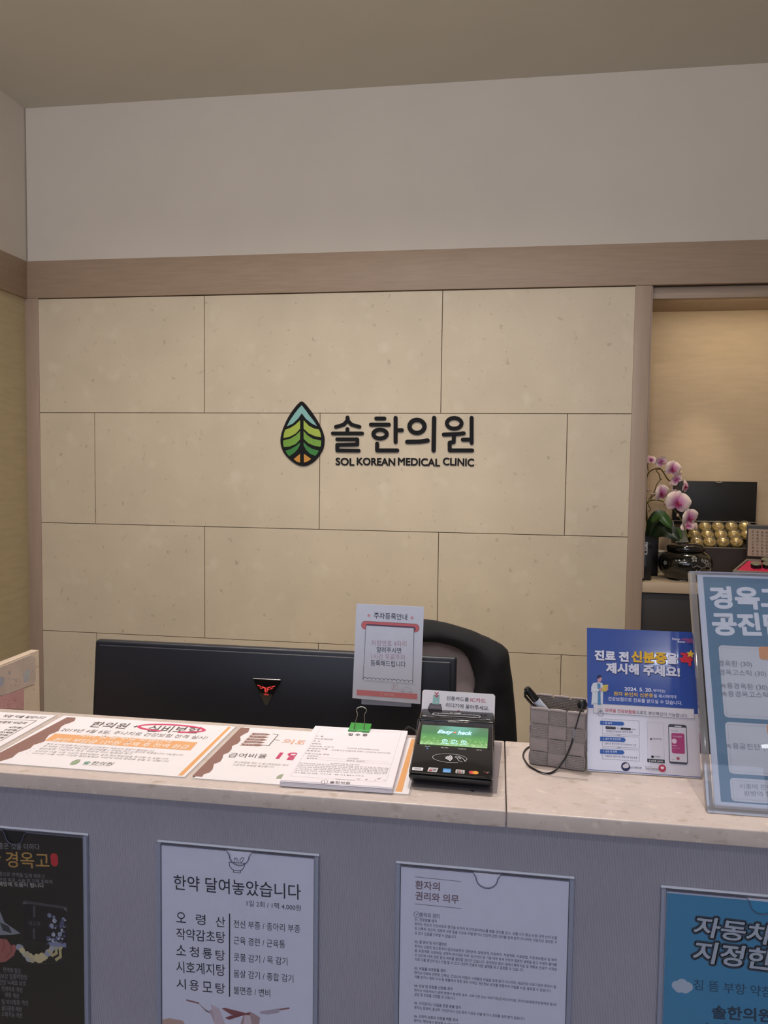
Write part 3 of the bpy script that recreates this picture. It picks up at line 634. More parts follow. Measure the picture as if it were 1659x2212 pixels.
# binder clip
cx, cy = 1.2755, -2.558
m_green = mat('green_enamel', '3f9e45', .35, .04, 40)
t = thing('binder_clip', (cx, cy, CZ), 'green binder clip with upright silver wire handle on the form stack', 'clip')
zt0 = ZF+.0005; hw = .0165
MB().hexa([(cx-hw, cy-.016, zt0), (cx+hw, cy-.016, zt0), (cx+hw, cy+.006, zt0+.0035), (cx-hw, cy+.006, zt0+.0035)], [(cx-hw, cy-.0165, zt0+.0012), (cx+hw, cy-.0165, zt0+.0012), (cx+hw, cy+.0065, zt0+.0055), (cx-hw, cy+.0065, zt0+.0055)]).build('jaw', m_green, t, bevel=.0004)
MB().box(cx-hw, cx+hw, cy+.006, cy+.0072, CZ-.001+.0, zt0+.0055).build('spine', m_green, t)
for s_ in (-1, 1): MB().tube([(cx+s_*hw-.0*s_, cy-.0168, zt0+.0012), (cx+s_*.005, cy-.0168, zt0+.0012)], .0014, 8).build('jaw_roll', m_green, t)
wp = [(-.0085, -.017, .0015), (-.0075, -.010, .012), (-.0055, -.003, .022), (-.0072, -.0005, .026), (-.0080, .001, .0285), (-.0060, .0025, .0315), (0, .003, .033), (.0060, .0025, .0315), (.0080, .001, .0285), (.0072, -.0005, .026), (.0055, -.003, .022), (.0070, -.010, .012), (.008, -.017, .0015)]
MB().tube([tuple(p) for p in smoothloop([(cx+.001+x, cy+y, zt0+z) for x, y, z in wp], 3, False)], .00075, 6).build('wire_handle', m_steel, t, smooth=60)
# ------------------------------------------------------------------ plastic mat + card terminal
t = MB().hexa([(1.364, -2.742, CZ+.0001), (1.4885, -2.744, CZ+.0001), (1.4965, -2.556, CZ+.0001), (1.38, -2.554, CZ+.0001)], [(1.364, -2.742, CZ+.0009), (1.4885, -2.744, CZ+.0009), (1.4965, -2.556, CZ+.0009), (1.38, -2.554, CZ+.0009)]).build('desk_mat', clear('mat_film', 'e6e4ec', body=.35, bodycol='b9b2b2', rough=.2), None, org=(1.43, -2.65, CZ), loc=None)
tag(t, 'thin clear plastic mat under the card terminal', 'mat')
TX0, TX1 = 1.3725, 1.4835
t = thing('card_terminal', ((TX0+TX1)/2, -2.66, CZ+.001), 'black card payment terminal with green screen on the ledge', 'card reader')
zb = CZ+.0012; yF, yR = -2.748, -2.600; zF, zR = CZ+.022, CZ+.0435
body = MB().hexa([(TX0+.004, yF+.020, zb), (TX1-.004, yF+.018, zb), (TX1-.003, yR, zb), (TX0+.003, yR, zb)], [(TX0, yF, zF), (TX1, yF-.004, zF), (TX1, yR, zR), (TX0-.001, yR, zR)])
bo = body.build('body', m_gloss, t, bevel=.004, bseg=4)
MB().hexa([(TX0+.001, yF+.001, zF-.008), (TX1-.001, yF-.003, zF-.008), (TX1-.001, yF+.02, zb+.001), (TX0+.001, yF+.02, zb+.001)], [(TX0+.001, yF-.0005, zF-.003), (TX1-.001, yF-.0045, zF-.003), (TX1-.001, yF+.02, zF-.003), (TX0+.001, yF+.02, zF-.003)]).build('front_skirt', m_black, t, bevel=.003, bseg=3)
hd = MB().hexa([(TX0-.001, yR-.002, zb), (TX1+.001, yR-.002, zb), (TX1-.001, yR+.036, zb), (TX0+.001, yR+.036, zb)], [(TX0-.001, yR-.002, zR+.003), (TX1+.001, yR-.002, zR+.002), (TX1-.001, yR+.032, CZ+.0505), (TX0, yR+.032, CZ+.0505)]).build('card_slot_head', m_gloss, t, bevel=.003, bseg=4)
# slot
nV = np.array([0, .032, CZ+.0505-zR-.003]); nV /= np.linalg.norm(nV)
a = Art((TX0, yR+.0003, zR+.0034), (1, 0, 0), nV, (860, 1480, 6.9125))
ca, cb = a.uv(575, 432), a.uv(1168, 470); cm = (ca+cb)/2; r_ = .0044; L_ = (cb-ca)[0]/2+.002
def cap(r, l): return [(cm[0]+sx*l+r*math.cos(math.radians(q)), cm[1]+r*math.sin(math.radians(q))) for sx, rng in ((1, range(-90, 91, 15)), (-1, range(90, 271, 15))) for q in rng]
a.face(cap(r_, L_), 'b8b8c0', 1); a.face(cap(r_-.0012, L_), '08080a', 2)
a.text('IC CARD', 780, 424, 940, 436, 16, 'c8c8c8', .01, 3, 1)
for X in (600, 1135): a.disc(X, 432+(X-600)*.065, .0006, 'd8d8dc', 3, n=8)
a.rect(365, 448, 420, 470, '7e8088', 1, .0008); a.rect(1312, 508, 1375, 526, '7e8088', 1, .0008); a.line([(430, 462), (520, 470)], .0005, '9a9aa2'); a.line([(1210, 515), (1300, 520)], .0005, '9a9aa2')
a.build(t, 'slot_print')
# face plane
fV = np.array([0, yR-yF-.003, zR-zF]); fV /= np.linalg.norm(fV)
fO = np.array([TX0, yF, zF]); fN = np.cross([1, 0, 0], fV)
a = Art(fO+fN*.0002, (1, 0, 0), fV, (860, 1480, 6.9125)); T = a.text
# bezel + screen
sb = [a.uv(*p) for p in ((285, 865), (1375, 955), (1425, 590), (345, 530))]
a.face([tuple(p) for p in sb], ink('1b1c1f', .2), 1)
def scr_mat():
    m = bpy.data.materials.new('lit_screen'); m.use_nodes = True; nt = m.node_tree; N, L = nt.nodes, nt.links; b = N['Principled BSDF']
    b.inputs['Roughness'].default_value = .15; b.inputs['Base Color'].default_value = (.01, .02, .01, 1)
    tc = N.new('ShaderNodeTexCoord'); sp = N.new('ShaderNodeSeparateXYZ'); L.new(tc.outputs['Generated'], sp.inputs[0])
    r = N.new('ShaderNodeValToRGB'); L.new(sp.outputs[1], r.inputs[0]); e = r.color_ramp.elements
    e[0].color = hexc('a2c98e')+(1,); e[0].position = 0; e[1].color = hexc('5c7d60')+(1,); e[1].position = 1
    for p_, h in ((.18, '6fa35c'), (.42, '5f9c58'), (.60, '4f8458')): q = e.new(p_); q.color = hexc(h)+(1,)
    v = N.new('ShaderNodeTexVoronoi'); v.inputs['Scale'].default_value = 190; L.new(tc.outputs['Object'], v.inputs['Vector'])
    vr = N.new('ShaderNodeValToRGB'); L.new(v.outputs['Distance'], vr.inputs[0]); vr.color_ramp.elements[0].color = (1, 1, 1, 1); vr.color_ramp.elements[1].color = (0, 0, 0, 1)
    vr.color_ramp.elements[0].position = .18; vr.color_ramp.elements[1].position = .42
    mm = N.new('ShaderNodeMath'); mm.operation = 'MULTIPLY'; gr = N.new('ShaderNodeMapRange'); gr.inputs[1].default_value = .55; gr.inputs[2].default_value = .15; gr.inputs[3].default_value = 0; gr.inputs[4].default_value = .75
    L.new(sp.outputs[1], gr.inputs[0]); L.new(vr.outputs[0], mm.inputs[0]); L.new(gr.outputs[0], mm.inputs[1])
    mx = N.new('ShaderNodeMix'); mx.data_type = 'RGBA'; L.new(mm.outputs[0], mx.inputs[0]); L.new(r.outputs[0], mx.inputs[6]); mx.inputs[7].default_value = hexc('c4e6ae')+(1,)
    # sky-blue patch at the top centre of the picture
    mp = N.new('ShaderNodeMapping'); mp.inputs['Location'].default_value = (-.55, -1.0, 0); mp.vector_type = 'POINT'; L.new(tc.outputs['Generated'], mp.inputs[0])
    sc = N.new('ShaderNodeVectorMath'); sc.operation = 'MULTIPLY'; sc.inputs[1].default_value = (3.2, 1.7, 0); L.new(mp.outputs[0], sc.inputs[0])
    ln = N.new('ShaderNodeVectorMath'); ln.operation = 'LENGTH'; L.new(sc.outputs[0], ln.inputs[0])
    lr = N.new('ShaderNodeMapRange'); lr.inputs[1].default_value = 1.1; lr.inputs[2].default_value = .3; lr.inputs[3].default_value = 0; lr.inputs[4].default_value = .8; L.new(ln.outputs['Value'], lr.inputs[0])
    m2 = N.new('ShaderNodeMix'); m2.data_type = 'RGBA'; L.new(lr.outputs[0], m2.inputs[0]); L.new(mx.outputs[2], m2.inputs[6]); m2.inputs[7].default_value = hexc('74b8a8')+(1,)
    L.new(m2.outputs[2], b.inputs['Emission Color']); b.inputs['Emission Strength'].default_value = 1.0; return m
sc_ = [a.uv(*p) for p in ((322, 880), (1330, 948), (1350, 652), (362, 592))]
scr = MB().add(a.w(sc_, 2.5), [(0, 1, 2, 3)]).build('screen', scr_mat(), t, smooth=0)
scr['label'] = 'glowing green screen'
glow = mat('screen_white', '9fd4f0', .3, .02, 50, emit='a8dcf8', estr=1.1); glow2 = mat('screen_red', 'c06a50', .3, .02, 50, emit='c06a50', estr=.8)
a.text('Easy', 580, 735, 825, 748, 66, glow, .03, 4, 3, .35); a.text('heck', 885, 742, 1108, 752, 58, glow, .03, 4, 3, .35); a.disc(850, 712, .0022, glow2, 4)
for X, Y in ((698, 835), (838, 843), (982, 855)):
    a.ring(X, Y, .0036, .0009, glow, 4); a.rect(X-60, Y+32, X+55, Y+44, glow, 4)
    a.line([(X-12, Y-14), (X, Y), (X+12, Y-10)], .0008, glow, 5)
T('EasyCheck IC-300', 745, 560, 1045, 572, 20, 'b9b4a4', .012, 3, 2, .2)
for s_, X0, X1, Y in (('READY', 402, 480, 922), ('PROCESS', 640, 752, 940), ('COMPLETE', 890, 1015, 960), ('ERROR', 1170, 1250, 977)): T(s_, X0, Y, X1, Y+5, 13, 'c9c9cd', .01, 2, 1)
a.disc(437, 945, .0012, mat('status_led', '5a8cff', .3, 0.01, 40, emit='6a9cff', estr=2), 3, ry=.0006)
# contactless symbol
a.ring(770, 1092, .0232, .0006, 'c3c3c8', 2, ry=.0113, a0=-22, a1=300, n=40)
for k, rr in enumerate((.0030, .0054, .0078, .0102)):
    c0 = a.uv(690, 1085); a.lineuv([(c0[0]+rr*math.cos(math.radians(q)), c0[1]+rr*math.sin(math.radians(q))) for q in range(-42, 43, 7)], .0015, 'd8d8dc', 2)
a.line([(848, 1075), (880, 1062), (935, 1075), (980, 1110), (1003, 1145)], .0007, 'd0d0d4', 2); a.line([(850, 1080), (885, 1100), (905, 1130), (958, 1152)], .0007, 'd0d0d4', 2); a.line([(870, 1082), (905, 1090), (930, 1105)], .0006, 'd0d0d4', 2); a.line([(895, 1075), (925, 1085), (935, 1100)], .0005, 'd0d0d4', 2)
# card marks
a.rect(215, 1225, 368, 1282, 'd0d0d4', 2, .001); T('VISA', 240, 1264, 345, 1266, 22, '54545c', .02, 3, 2, .2)
a.poly([(460, 1232), (600, 1240), (575, 1302), (435, 1292)], 'c9c9cc', 2); a.poly([(470, 1262), (515, 1266), (505, 1292), (450, 1288)], '9a3a40', 3); a.poly([(515, 1260), (585, 1262), (560, 1292), (520, 1290)], '3c4a50', 3); a.line([(520, 1270), (545, 1290), (585, 1262)], .0008, 'd0d0d4', 4); a.line([(475, 1246), (580, 1254)], .0009, '7a4a50', 3)
a.rect(672, 1245, 785, 1312, '2f86c8', 2, .0006); T('AMERICAN', 680, 1280, 776, 1284, 15, 'b8dcf0', .01, 3, 1); T('EXPRESS', 680, 1302, 776, 1306, 15, 'b8dcf0', .01, 3, 1)
a.rect(862, 1262, 990, 1325, 'c9c6c6', 2, .001)
for k, h in enumerate(('44464e', '9a4a48', '5d605c')): a.rect(878+k*34, 1272+k*2, 904+k*34, 1316+k*2, h, 3, .0006); 
T('JCB', 880, 1298, 974, 1304, 16, 'd8d4d4', .01, 4, 1)
a.disc(1100, 1306, .0040, 'c23a38', 2); a.disc(1155, 1310, .0040, 'd9942a', 3)
a.line([(1280, 1298), (1330, 1305), (1330, 1325)], .0010, '8a3038', 2); a.line([(1328, 1305), (1358, 1303)], .0009, '9a9aa0', 2); T('money', 1258, 1348, 1368, 1360, 16, 'd4d4d8', .02, 2, 1)
ef = a.lineuv([a.uv(*p) for p in ((180, 1290), (300, 505), (1410, 570), (1415, 1385), (180, 1300))], .0005, ink('5c5d62', .2), 2)
a.build(t)
# sign card at the back of the terminal
sy0, sy1 = yR+.029, yR+.036
P = [ony(911, 1541, sy0), ony(1067, 1552, sy0), ony(1069, 1503, sy1), ony(917, 1490, sy1)]
c = thing('instruction_card', tuple((P[0]+P[1])/2), 'small white rounded card with card-insert instructions standing behind the terminal', 'sign')
Uc = P[1]-P[0]; Vc = (P[3]-P[0])-Uc*((P[3]-P[0])@Uc)/(Uc@Uc)
a = Art(P[0]-0, Uc, Vc, (860, 1480, 6.9125)); wc = np.linalg.norm(Uc); hc = np.linalg.norm(Vc); e_ = np.array([a.uv(400, 62), a.uv(1445, 150)])
u0, u1 = -.0005, wc+.0008; loop = [(u0, -.012), (u1, -.012)]+[(u1-.004+.004*math.cos(math.radians(q)), hc-.004+.004*math.sin(math.radians(q))) for q in range(0, 91, 15)]+[(u0+.004+.004*math.cos(math.radians(q)), hc-.004+.004*math.sin(math.radians(q))) for q in range(90, 181, 15)]
MB().prism(a.w(loop, 0), -a.N*.0015).build('card', mat('card_white', 'ece6e8', .45, .01, 30), c)
T = a.text; K = '4a4046'; Rr = 'c2405e'
T('신용카드를', 720, 222, 1055, 248, 62, K, .014, 2, 4); T('IC카드', 1078, 250, 1308, 270, 66, Rr, .012, 2, 4); T('리더기에 꽂아주세요.', 712, 328, 1358, 382, 66, K, .014, 2, 4)
a.poly([(525, 142), (620, 145), (612, 285), (512, 278)], '9cc4c0', 2); a.rect(568, 250, 590, 268, 'd5e4e0', 3)
a.poly([(478, 268), (512, 268), (512, 282), (612, 288), (615, 278), (640, 282), (656, 345), (652, 392), (442, 378), (442, 345)], '5c585c', 1); a.poly([(485, 298), (632, 308), (642, 355), (462, 342)], '7d7276', 2)
for dy in (0, 38): a.line([(552, 112+dy), (575, 136+dy), (600, 114+dy)], .0016, Rr, 4)
a.rect(888, 374, 916, 412, Rr, 2)
a.build(c)
# cable
t = MB().tube([tuple(p) for p in smoothloop([onz(965, 1559, CZ+.012), np.array([1.376, -2.585, CZ+.010]), np.array([1.362, -2.560, CZ+.012]), np.array([1.345, -2.535, CZ+.006]), np.array([1.330, -2.520, CZ-.03]), np.array([1.32, -2.515, CZ-.12])], 4, False)], .0016, 6).build('terminal_cable', m_black, None, org=(1.345, -2.535, CZ))
tag(t, 'thin black cable running behind the form stack to the terminal', 'cable')
t = MB().tube([onz(1017, 1707, CZ+.0008), onz(1021, 1709, CZ+.002), onz(1024, 1708, CZ+.0009)], .0008, 5).build('crumb', m_black, None, org=tuple(onz(1020, 1708, CZ)))
tag(t, 'tiny dark crumb on the ledge in front of the card terminal', 'crumb')
# ------------------------------------------------------------------ woven basket
bFL, bFR, bBR, bBL = [np.array(p+(0,)) for p in ((1.5345, -2.635), (1.608, -2.650), (1.619, -2.582), (1.5455, -2.567))]
BH = .082; bc = (bFL+bFR+bBR+bBL)/4
t = thing('woven_basket', (bc[0], bc[1], CZ), 'small grey woven strap pen basket on the ledge', 'basket')
m_zig = mat('zigzag_strap', 'b0a6a2', .7, .06, 60)
def zig(m):
    nt = m.node_tree; N, L = nt.nodes, nt.links; b = N['Principled BSDF']
    tc = N.new('ShaderNodeTexCoord'); sp = N.new('ShaderNodeSeparateXYZ'); L.new(tc.outputs['Object'], sp.inputs[0])
    ad = N.new('ShaderNodeMath'); ad.operation = 'ADD'; L.new(sp.outputs[0], ad.inputs[0]); L.new(sp.outputs[1], ad.inputs[1])
    pp = N.new('ShaderNodeMath'); pp.operation = 'PINGPONG'; pp.inputs[1].default_value = .0019; L.new(ad.outputs[0], pp.inputs[0])
    m1 = N.new('ShaderNodeMath'); m1.operation = 'MULTIPLY_ADD'; m1.inputs[1].default_value = .55; L.new(pp.outputs[0], m1.inputs[0]); L.new(sp.outputs[2], m1.inputs[2])
    m2 = N.new('ShaderNodeMath'); m2.operation = 'MULTIPLY'; m2.inputs[1].default_value = 2*math.pi/.0024; L.new(m1.outputs[0], m2.inputs[0])
    sn = N.new('ShaderNodeMath'); sn.operation = 'SINE'; L.new(m2.outputs[0], sn.inputs[0])
    bp = N.new('ShaderNodeBump'); bp.inputs['Strength'].default_value = .9; bp.inputs['Distance'].default_value = .0008; L.new(sn.outputs[0], bp.inputs['Height']); L.new(bp.outputs[0], b.inputs['Normal'])
    rr = N.new('ShaderNodeMapRange'); rr.inputs[1].default_value = -1; rr.inputs[2].default_value = -.2; rr.inputs[3].default_value = .6; rr.inputs[4].default_value = 0; L.new(sn.outputs[0], rr.inputs[0])
    mx = N.new('ShaderNodeMix'); mx.data_type = 'RGBA'; src = b.inputs['Base Color'].links[0].from_socket; L.new(rr.outputs[0], mx.inputs[0]); L.new(src, mx.inputs[6]); mx.inputs[7].default_value = hexc('5f575c')+(1,); L.new(mx.outputs[2], b.inputs['Base Color'])
zig(m_zig)
m_strap = mat('plain_strap', 'aa9e9b', .75, .06, 60, .6, 900, stretch=(1, 1, 4))
fl_in = .0020
MB().hexa([tuple(p+(bc-p)*.06+[0, 0, CZ+.0005]) for p in (bFL, bFR, bBR, bBL)], [tuple(p+(bc-p)*.06+[0, 0, CZ+.003]) for p in (bFL, bFR, bBR, bBL)]).build('base', m_strap, t)
ring_ = [bFL, bFR, bBR, bBL]
for fi in range(4):
    A, B = ring_[fi], ring_[(fi+1) % 4]; d = B-A; n = np.array([d[1], -d[0], 0]); n /= np.linalg.norm(n)
    cin = (bc-(A+B)/2)
    # inner backing sheet
    MB().hexa([tuple(A-n*.0022+[0, 0, CZ+.001]), tuple(B-n*.0022+[0, 0, CZ+.001]), tuple(B-n*.0008+[0, 0, CZ+.001]), tuple(A-n*.0008+[0, 0, CZ+.001])],
              [tuple(A-n*.0022+[0, 0, CZ+BH-.002]), tuple(B-n*.0022+[0, 0, CZ+BH-.002]), tuple(B-n*.0008+[0, 0, CZ+BH-.002]), tuple(A-n*.0008+[0, 0, CZ+BH-.002])]).build('side_wall', m_zig, t)
    for i in range(3):
        for j in range(4):
            plain = (i+j) % 2 == 1   # j=3 is the top row
            plain = ((i+(3-j)) % 2 == 0) if fi % 2 == 0 else ((i+(3-j)) % 2 == 1)
            u0, u1 = i/3+.006, (i+1)/3-.006; z0, z1 = j*(BH-.003)/4+.0004+.001, (j+1)*(BH-.003)/4-.0002+.001
            mb = MB(); G = 4; vs = []
            for a_ in range(G+1):
                for b_ in range(G+1):
                    s_ = a_/G; q = b_/G; w = (1-(2*q-1)**4) if plain else (1-(2*s_-1)**4)
                    p = A+d*(u0+(u1-u0)*s_)+n*(.0002+.0016*w); vs.append((p[0], p[1], CZ+z0+(z1-z0)*q))
            mb.add(vs, [(a_*(G+1)+b_, (a_+1)*(G+1)+b_, (a_+1)*(G+1)+b_+1, a_*(G+1)+b_+1) for a_ in range(G) for b_ in range(G)])
            # side flanges back to the wall
            per = [(k, 0) for k in range(G)]+[(G, k) for k in range(G)]+[(G-k, G) for k in range(G)]+[(0, G-k) for k in range(G)]
            pv = [vs[i_*(G+1)+j_] for i_, j_ in per]; mb.add(pv+[tuple(np.array(p)-n*.0015) for p in pv], [(k, len(pv)+k, len(pv)+(k+1) % len(pv), (k+1) % len(pv)) for k in range(len(pv))])
            mb.build('weave_strap', m_strap if plain else m_zig, t, smooth=50)
        p0, p1 = A+d*(i/3+.012)+[0, 0, CZ+BH], A+d*((i+1)/3-.012)+[0, 0, CZ+BH]
        MB().tube([p0+(p1-p0)*q+np.array([0, 0, -.0005*(abs(2*q-1)**3)]) for q in (0, .1, .5, .9, 1)], [.0015, .0022, .0024, .0022, .0015], 8).build('rim_roll', m_strap, t, smooth=60)
# pen
pT = ony(1137, 1487, -2.628); pB = np.array([1.572, -2.618, CZ+.055]); ax = (pB-pT); ax /= np.linalg.norm(ax)
t = thing('pen', tuple(pB), 'white pen with black cap leaning out of the left of the woven basket', 'pen')
MB().tube([pT+ax*.021, pT+ax*.0212, pB], [.0050, .0054, .0054], 16).build('barrel', mat('pen_white', 'd5dbe6', .3, .01, 40), t, smooth=60)
MB().tube([pT-ax*.001, pT, pT+ax*.002, pT+ax*.022], [.0030, .0046, .0052, .0057], 16).build('cap', m_gloss, t, smooth=60)
sd = np.cross(ax, FW); sd /= np.linalg.norm(sd); sd = -sd if (sd@UP) > 0 else sd
MB().tube([pT+sd*.005+ax*.003, pT+sd*.0085+ax*.008, pT+sd*.0085+ax*.025, pT+sd*.0062+ax*.036], [.0018, .0020, .0020, .0014], 8).build('clip', m_gloss, t, smooth=60)
# cord pen
yc = -2.656
def bp(X, Y, y): return ony(1110+X/9.76, 1470+Y/9.76, y)
t = thing('lanyard_loop', (1.6, yc, CZ), 'black cord with clear sleeve hanging down the basket front and curling on the ledge', 'cord')
bf = lambda X: -2.635-(X-340)/1130*.015-.0048
pA = [(1440, 560), (1425, 620), (1390, 690), (1360, 790), (1330, 900), (1290, 1030)]
MB().tube([bp(X, Y, bf(X) if Y > 600 else bf(X)+.005) for X, Y in pA], .0009, 6).build('cord', m_black, t, smooth=60)
MB().tube([bp(1290, 1025, bf(1290)), bp(1268, 1120, bf(1260)), bp(1245, 1225, bf(1245))], .0017, 8).build('clear_sleeve', clear('sleeve_plastic', 'f0f2f6', body=.15), t, smooth=60)
def lz(X, Y): return onz(1110+X/9.76, 1470+Y/9.76, CZ+.0016)
pB_ = [bp(1245, 1220, bf(1245)), bp(1215, 1340, bf(1215)), bp(1160, 1480, bf(1160)), bp(1090, 1630, bf(1090)), bp(1000, 1760, bf(1000)-.002), bp(900, 1875, -2.656)]
pB_ += [lz(800, 1940), lz(680, 1960), lz(550, 1930), lz(430, 1870), lz(330, 1810), lz(270, 1740), lz(215, 1650), lz(195, 1580), lz(220, 1490), lz(275, 1430), lz(330, 1400)]
pB_ = smoothloop(pB_, 3, False)
MB().tube(pB_, .00125, 6).build('cord', m_black, t, smooth=60)
MB().lathe([(.001, 0), (.006, .001), (.0075, .006), (.005, .012), (.001, .0135)], bp(1440, 590, -2.630), 12).build('cord_knob', m_black, t, smooth=60)
t = MB().tube([lz(560, 1945), lz(800, 2010), lz(1100, 2050), lz(1380, 2075), lz(1560, 2090)], .0004, 5).build('loose_thread', mat('thread_grey', '9a9490', .6), None, org=tuple(lz(1100, 2050)))
tag(t, 'fine grey thread lying on the ledge in front of the basket', 'thread')
# ------------------------------------------------------------------ blue poster on L stand
y0, y1 = -2.648, -2.592
bl, br = onz(1268, 1666, CZ+.001), onz(1515.5, 1684.5, CZ+.001); tl, tr = ony(1268, 1357, y1), ony(1498, 1369.5, y1)
bl[1] = br[1] = y0; tr[2] = tl[2]
wB = .1505; O = np.array([1.6135, y0, CZ+.0015]); V = np.array([0, y1-y0, tl[2]-CZ-.001]); hB = np.linalg.norm(V); Vn = V/hB
t = thing('acrylic_stand', (O[0]+wB/2, y0, CZ), 'small clear acrylic stand behind the blue poster', 'sign stand')
a = Art(O, (1, 0, 0), V, (1100, 1340, 3.770)); Nn = a.N
MB().prism(a.w([(-.001, -.001), (wB+.001, -.001), (wB+.001, hB-.002), (-.001, hB-.002)], 0), Nn*-.002).build('back_plate', m_acry, t)
MB().box(O[0]-.001, O[0]+wB+.001, y0, y0+.075, CZ+.0001, CZ+.002).build('foot_plate', m_acry, t)
p = thing('poster', (O[0]+wB/2, y0, CZ+.002), 'glossy blue and white poster asking for ID, standing right of the woven basket', 'poster')
m_bp = mat('glossy_poster_white', 'd3cfd8', .12, .01, 20, .04, 25, coat=.6); m_bb = mat('glossy_poster_blue', '2f4fa0', .12, .02, 8, .05, 22, coat=.6)
O2 = O+Nn*.0006
MB().prism(a.w([(0, 0), (wB, 0), (wB, hB), (0, hB)], 5), -Nn*.0005).build('sheet', m_bp, p)
a.O = O2; T = a.text
# blue field: find v of the field's lower edge
vb = a.uv(640, 712)[1]; a.ruv(0, vb, wB, hB, m_bb, 1); vst = a.uv(640, 1232)[1]; vs0 = a.uv(640, 1213)[1]; a.ruv(0, max(vst, .001), wB, vs0, '2d3f94', 1)
a.z = (1260, 1350, 6.381)
T('Better', 1225, 205, 1335, 212, 30, 'd8d8ec', .02, 3, 2); T('Better', 1300, 243, 1408, 250, 30, 'd8d8ec', .02, 3, 2)
a.poly([(1345, 195), (1372, 185), (1515, 188), (1520, 225), (1345, 210)], '8a4380', 3); a.poly([(1410, 235), (1432, 222), (1520, 222), (1520, 250), (1410, 246)], '8a4380', 4)
def big(s_, xa, ya, xb, yb, H, h, o='1c2c66', b=.00055):
    T(s_, xa+6, ya+8, xb+6, yb+8, H, o, .012, 2, 4, out=b+.0004); T(s_, xa, ya, xb, yb, H, h, .012, 3, 4, out=b)
big('진료 전', 160, 478, 622, 505, 130, 'dfe0f0'); big('신분증', 668, 508, 1145, 535, 150, 'e8b52c'); big('을', 1152, 530, 1296, 538, 140, 'dfe0f0'); big('꼭', 1335, 548, 1498, 560, 160, 'd2263c', b=.0008)
big('제시해 주세요!', 318, 660, 1328, 720, 140, 'd8d8e8')
sp_ = [a.uv(1478, 400)+.0062*(1 if k % 2 == 0 else .45)*np.array([math.cos(math.radians(82+36*k)), math.sin(math.radians(82+36*k))]) for k in range(10)]; a.face([tuple(q) for q in sp_], 'f0c23c', 5)
T('2024. 5. 20.', 568, 905, 952, 922, 50, 'e4e6f4', .02, 2, 3); T('부터는', 962, 925, 1135, 936, 46, 'd5d8ee', .008, 2, 3)
T('환자 본인의 신분증', 420, 975, 965, 1002, 58, 'd9b03c', .022, 2, 3); T('을 제시하여야', 972, 1002, 1285, 1018, 50, 'd5d8ee', .008, 2, 3)
T('건강보험으로 진료를 받으실 수 있습니다.', 342, 1042, 1365, 1105, 56, 'dcdef2', .008, 2, 3)
a.poly([(185, 735), (192, 700), (222, 688), (252, 700), (258, 715), (210, 735), (200, 745)], '1c2454', 3); a.poly([(192, 735), (215, 720), (250, 716), (256, 750), (240, 780), (225, 782), (225, 800), (195, 795), (197, 760)], 'c7969a', 2)
a.poly([(135, 800), (190, 792), (260, 800), (275, 850), (268, 1104), (110, 1095), (122, 930), (108, 920), (110, 850)], 'cfd4de', 3); a.poly([(190, 800), (235, 812), (240, 1100), (196, 1100), (200, 920)], '4c86b4', 4)
a.poly([(275, 828), (345, 822), (318, 918), (250, 912)], 'cdb84e', 6); a.poly([(215, 880), (255, 860), (265, 905), (225, 910)], 'c7969a', 7); a.poly([(318, 860), (340, 850), (342, 895), (315, 915)], 'c7969a', 7)
a.poly([(110, 850), (150, 870), (215, 885), (215, 912), (130, 915)], 'd6dae4', 5)
a.z = (1260, 1500, 5.925)
b0, b1 = a.uv(128, 240), a.uv(1420, 235); a.ruv(b0[0], b0[1], b1[0], b0[1]+.0137, 'd6d2da', 2); a.frame(b0[0], b0[1], b1[0], b0[1]+.0137, .0005, '7c86a4', 3)
T('모바일 건강보험증', 278, 222, 668, 250, 46, 'b5304f', .016, 4, 3); T('으로도 본인확인이 가능합니다.', 676, 250, 1335, 298, 46, '3c3f5c', .006, 4, 3)
a.ring(222, 245, .0036, .0005, '3c4a60', 4); a.line([(215, 240), (212, 205), (222, 205), (226, 230)], .0006, '3c4a60', 4)
for dx, dy in ((-35, -10), (-22, -32), (0, -42), (22, -34), (34, -12)): a.line([(214+dx*.6, 212+dy*.5), (214+dx, 212+dy)], .0004, '3c4a60', 4)
bx = [((240, 310, 720, 530), (215, 337, 528, 398), '1. 앱 설치', 365), ((240, 518, 720, 692), (215, 540, 545, 608), '2. 설치 후 본인인증', 480), ((240, 680, 720, 858), (215, 702, 528, 768), '3. 설정 및 등록', 432)]
for (X0, Y0, X1, Y1), (rx0, ry0, rx1, ry1), s_, xe in bx:
    q0, q1 = a.uv(X0, Y0), a.uv(X1, Y1); a.frame(q0[0], q1[1], q1[0], q0[1], .0004, '8f8f9c', 2)
    a.poly([(rx0, ry0), (rx1-22, ry0+14), (rx1, (ry0+ry1)/2+10), (rx1-22, ry1+2), (rx0, ry1-10)], '2f5fae', 3); T(s_, 252, ry0+40, xe, ry0+46, 26, 'd5def0', .016, 4, 2)
a.rect(285, 408, 414, 448, '1a1a1e', 3, .0006); a.rect(477, 425, 608, 460, '1a1a1e', 3, .0006); T('또는', 425, 446, 466, 449, 24, '55556a', 0, 3, 1); T('에서', 620, 460, 665, 463, 24, '55556a', 0, 3, 1)
T('Google Play', 300, 434, 405, 438, 14, 'b8b8c0', 0, 4, 1); T('App Store', 508, 448, 600, 452, 14, 'b8b8c0', 0, 4, 1)
T("'모바일건강보험증' 검색 후 설치", 290, 482, 628, 498, 26, '55556a', .004, 3, 1); T('· 설치 후 본인인증 수단 선택하여 인증', 265, 640, 676, 664, 26, '55556a', 0, 3, 1); T('· 비밀번호 설정 또는 생체인증 정보등록', 265, 800, 690, 826, 26, '55556a', 0, 3, 1)
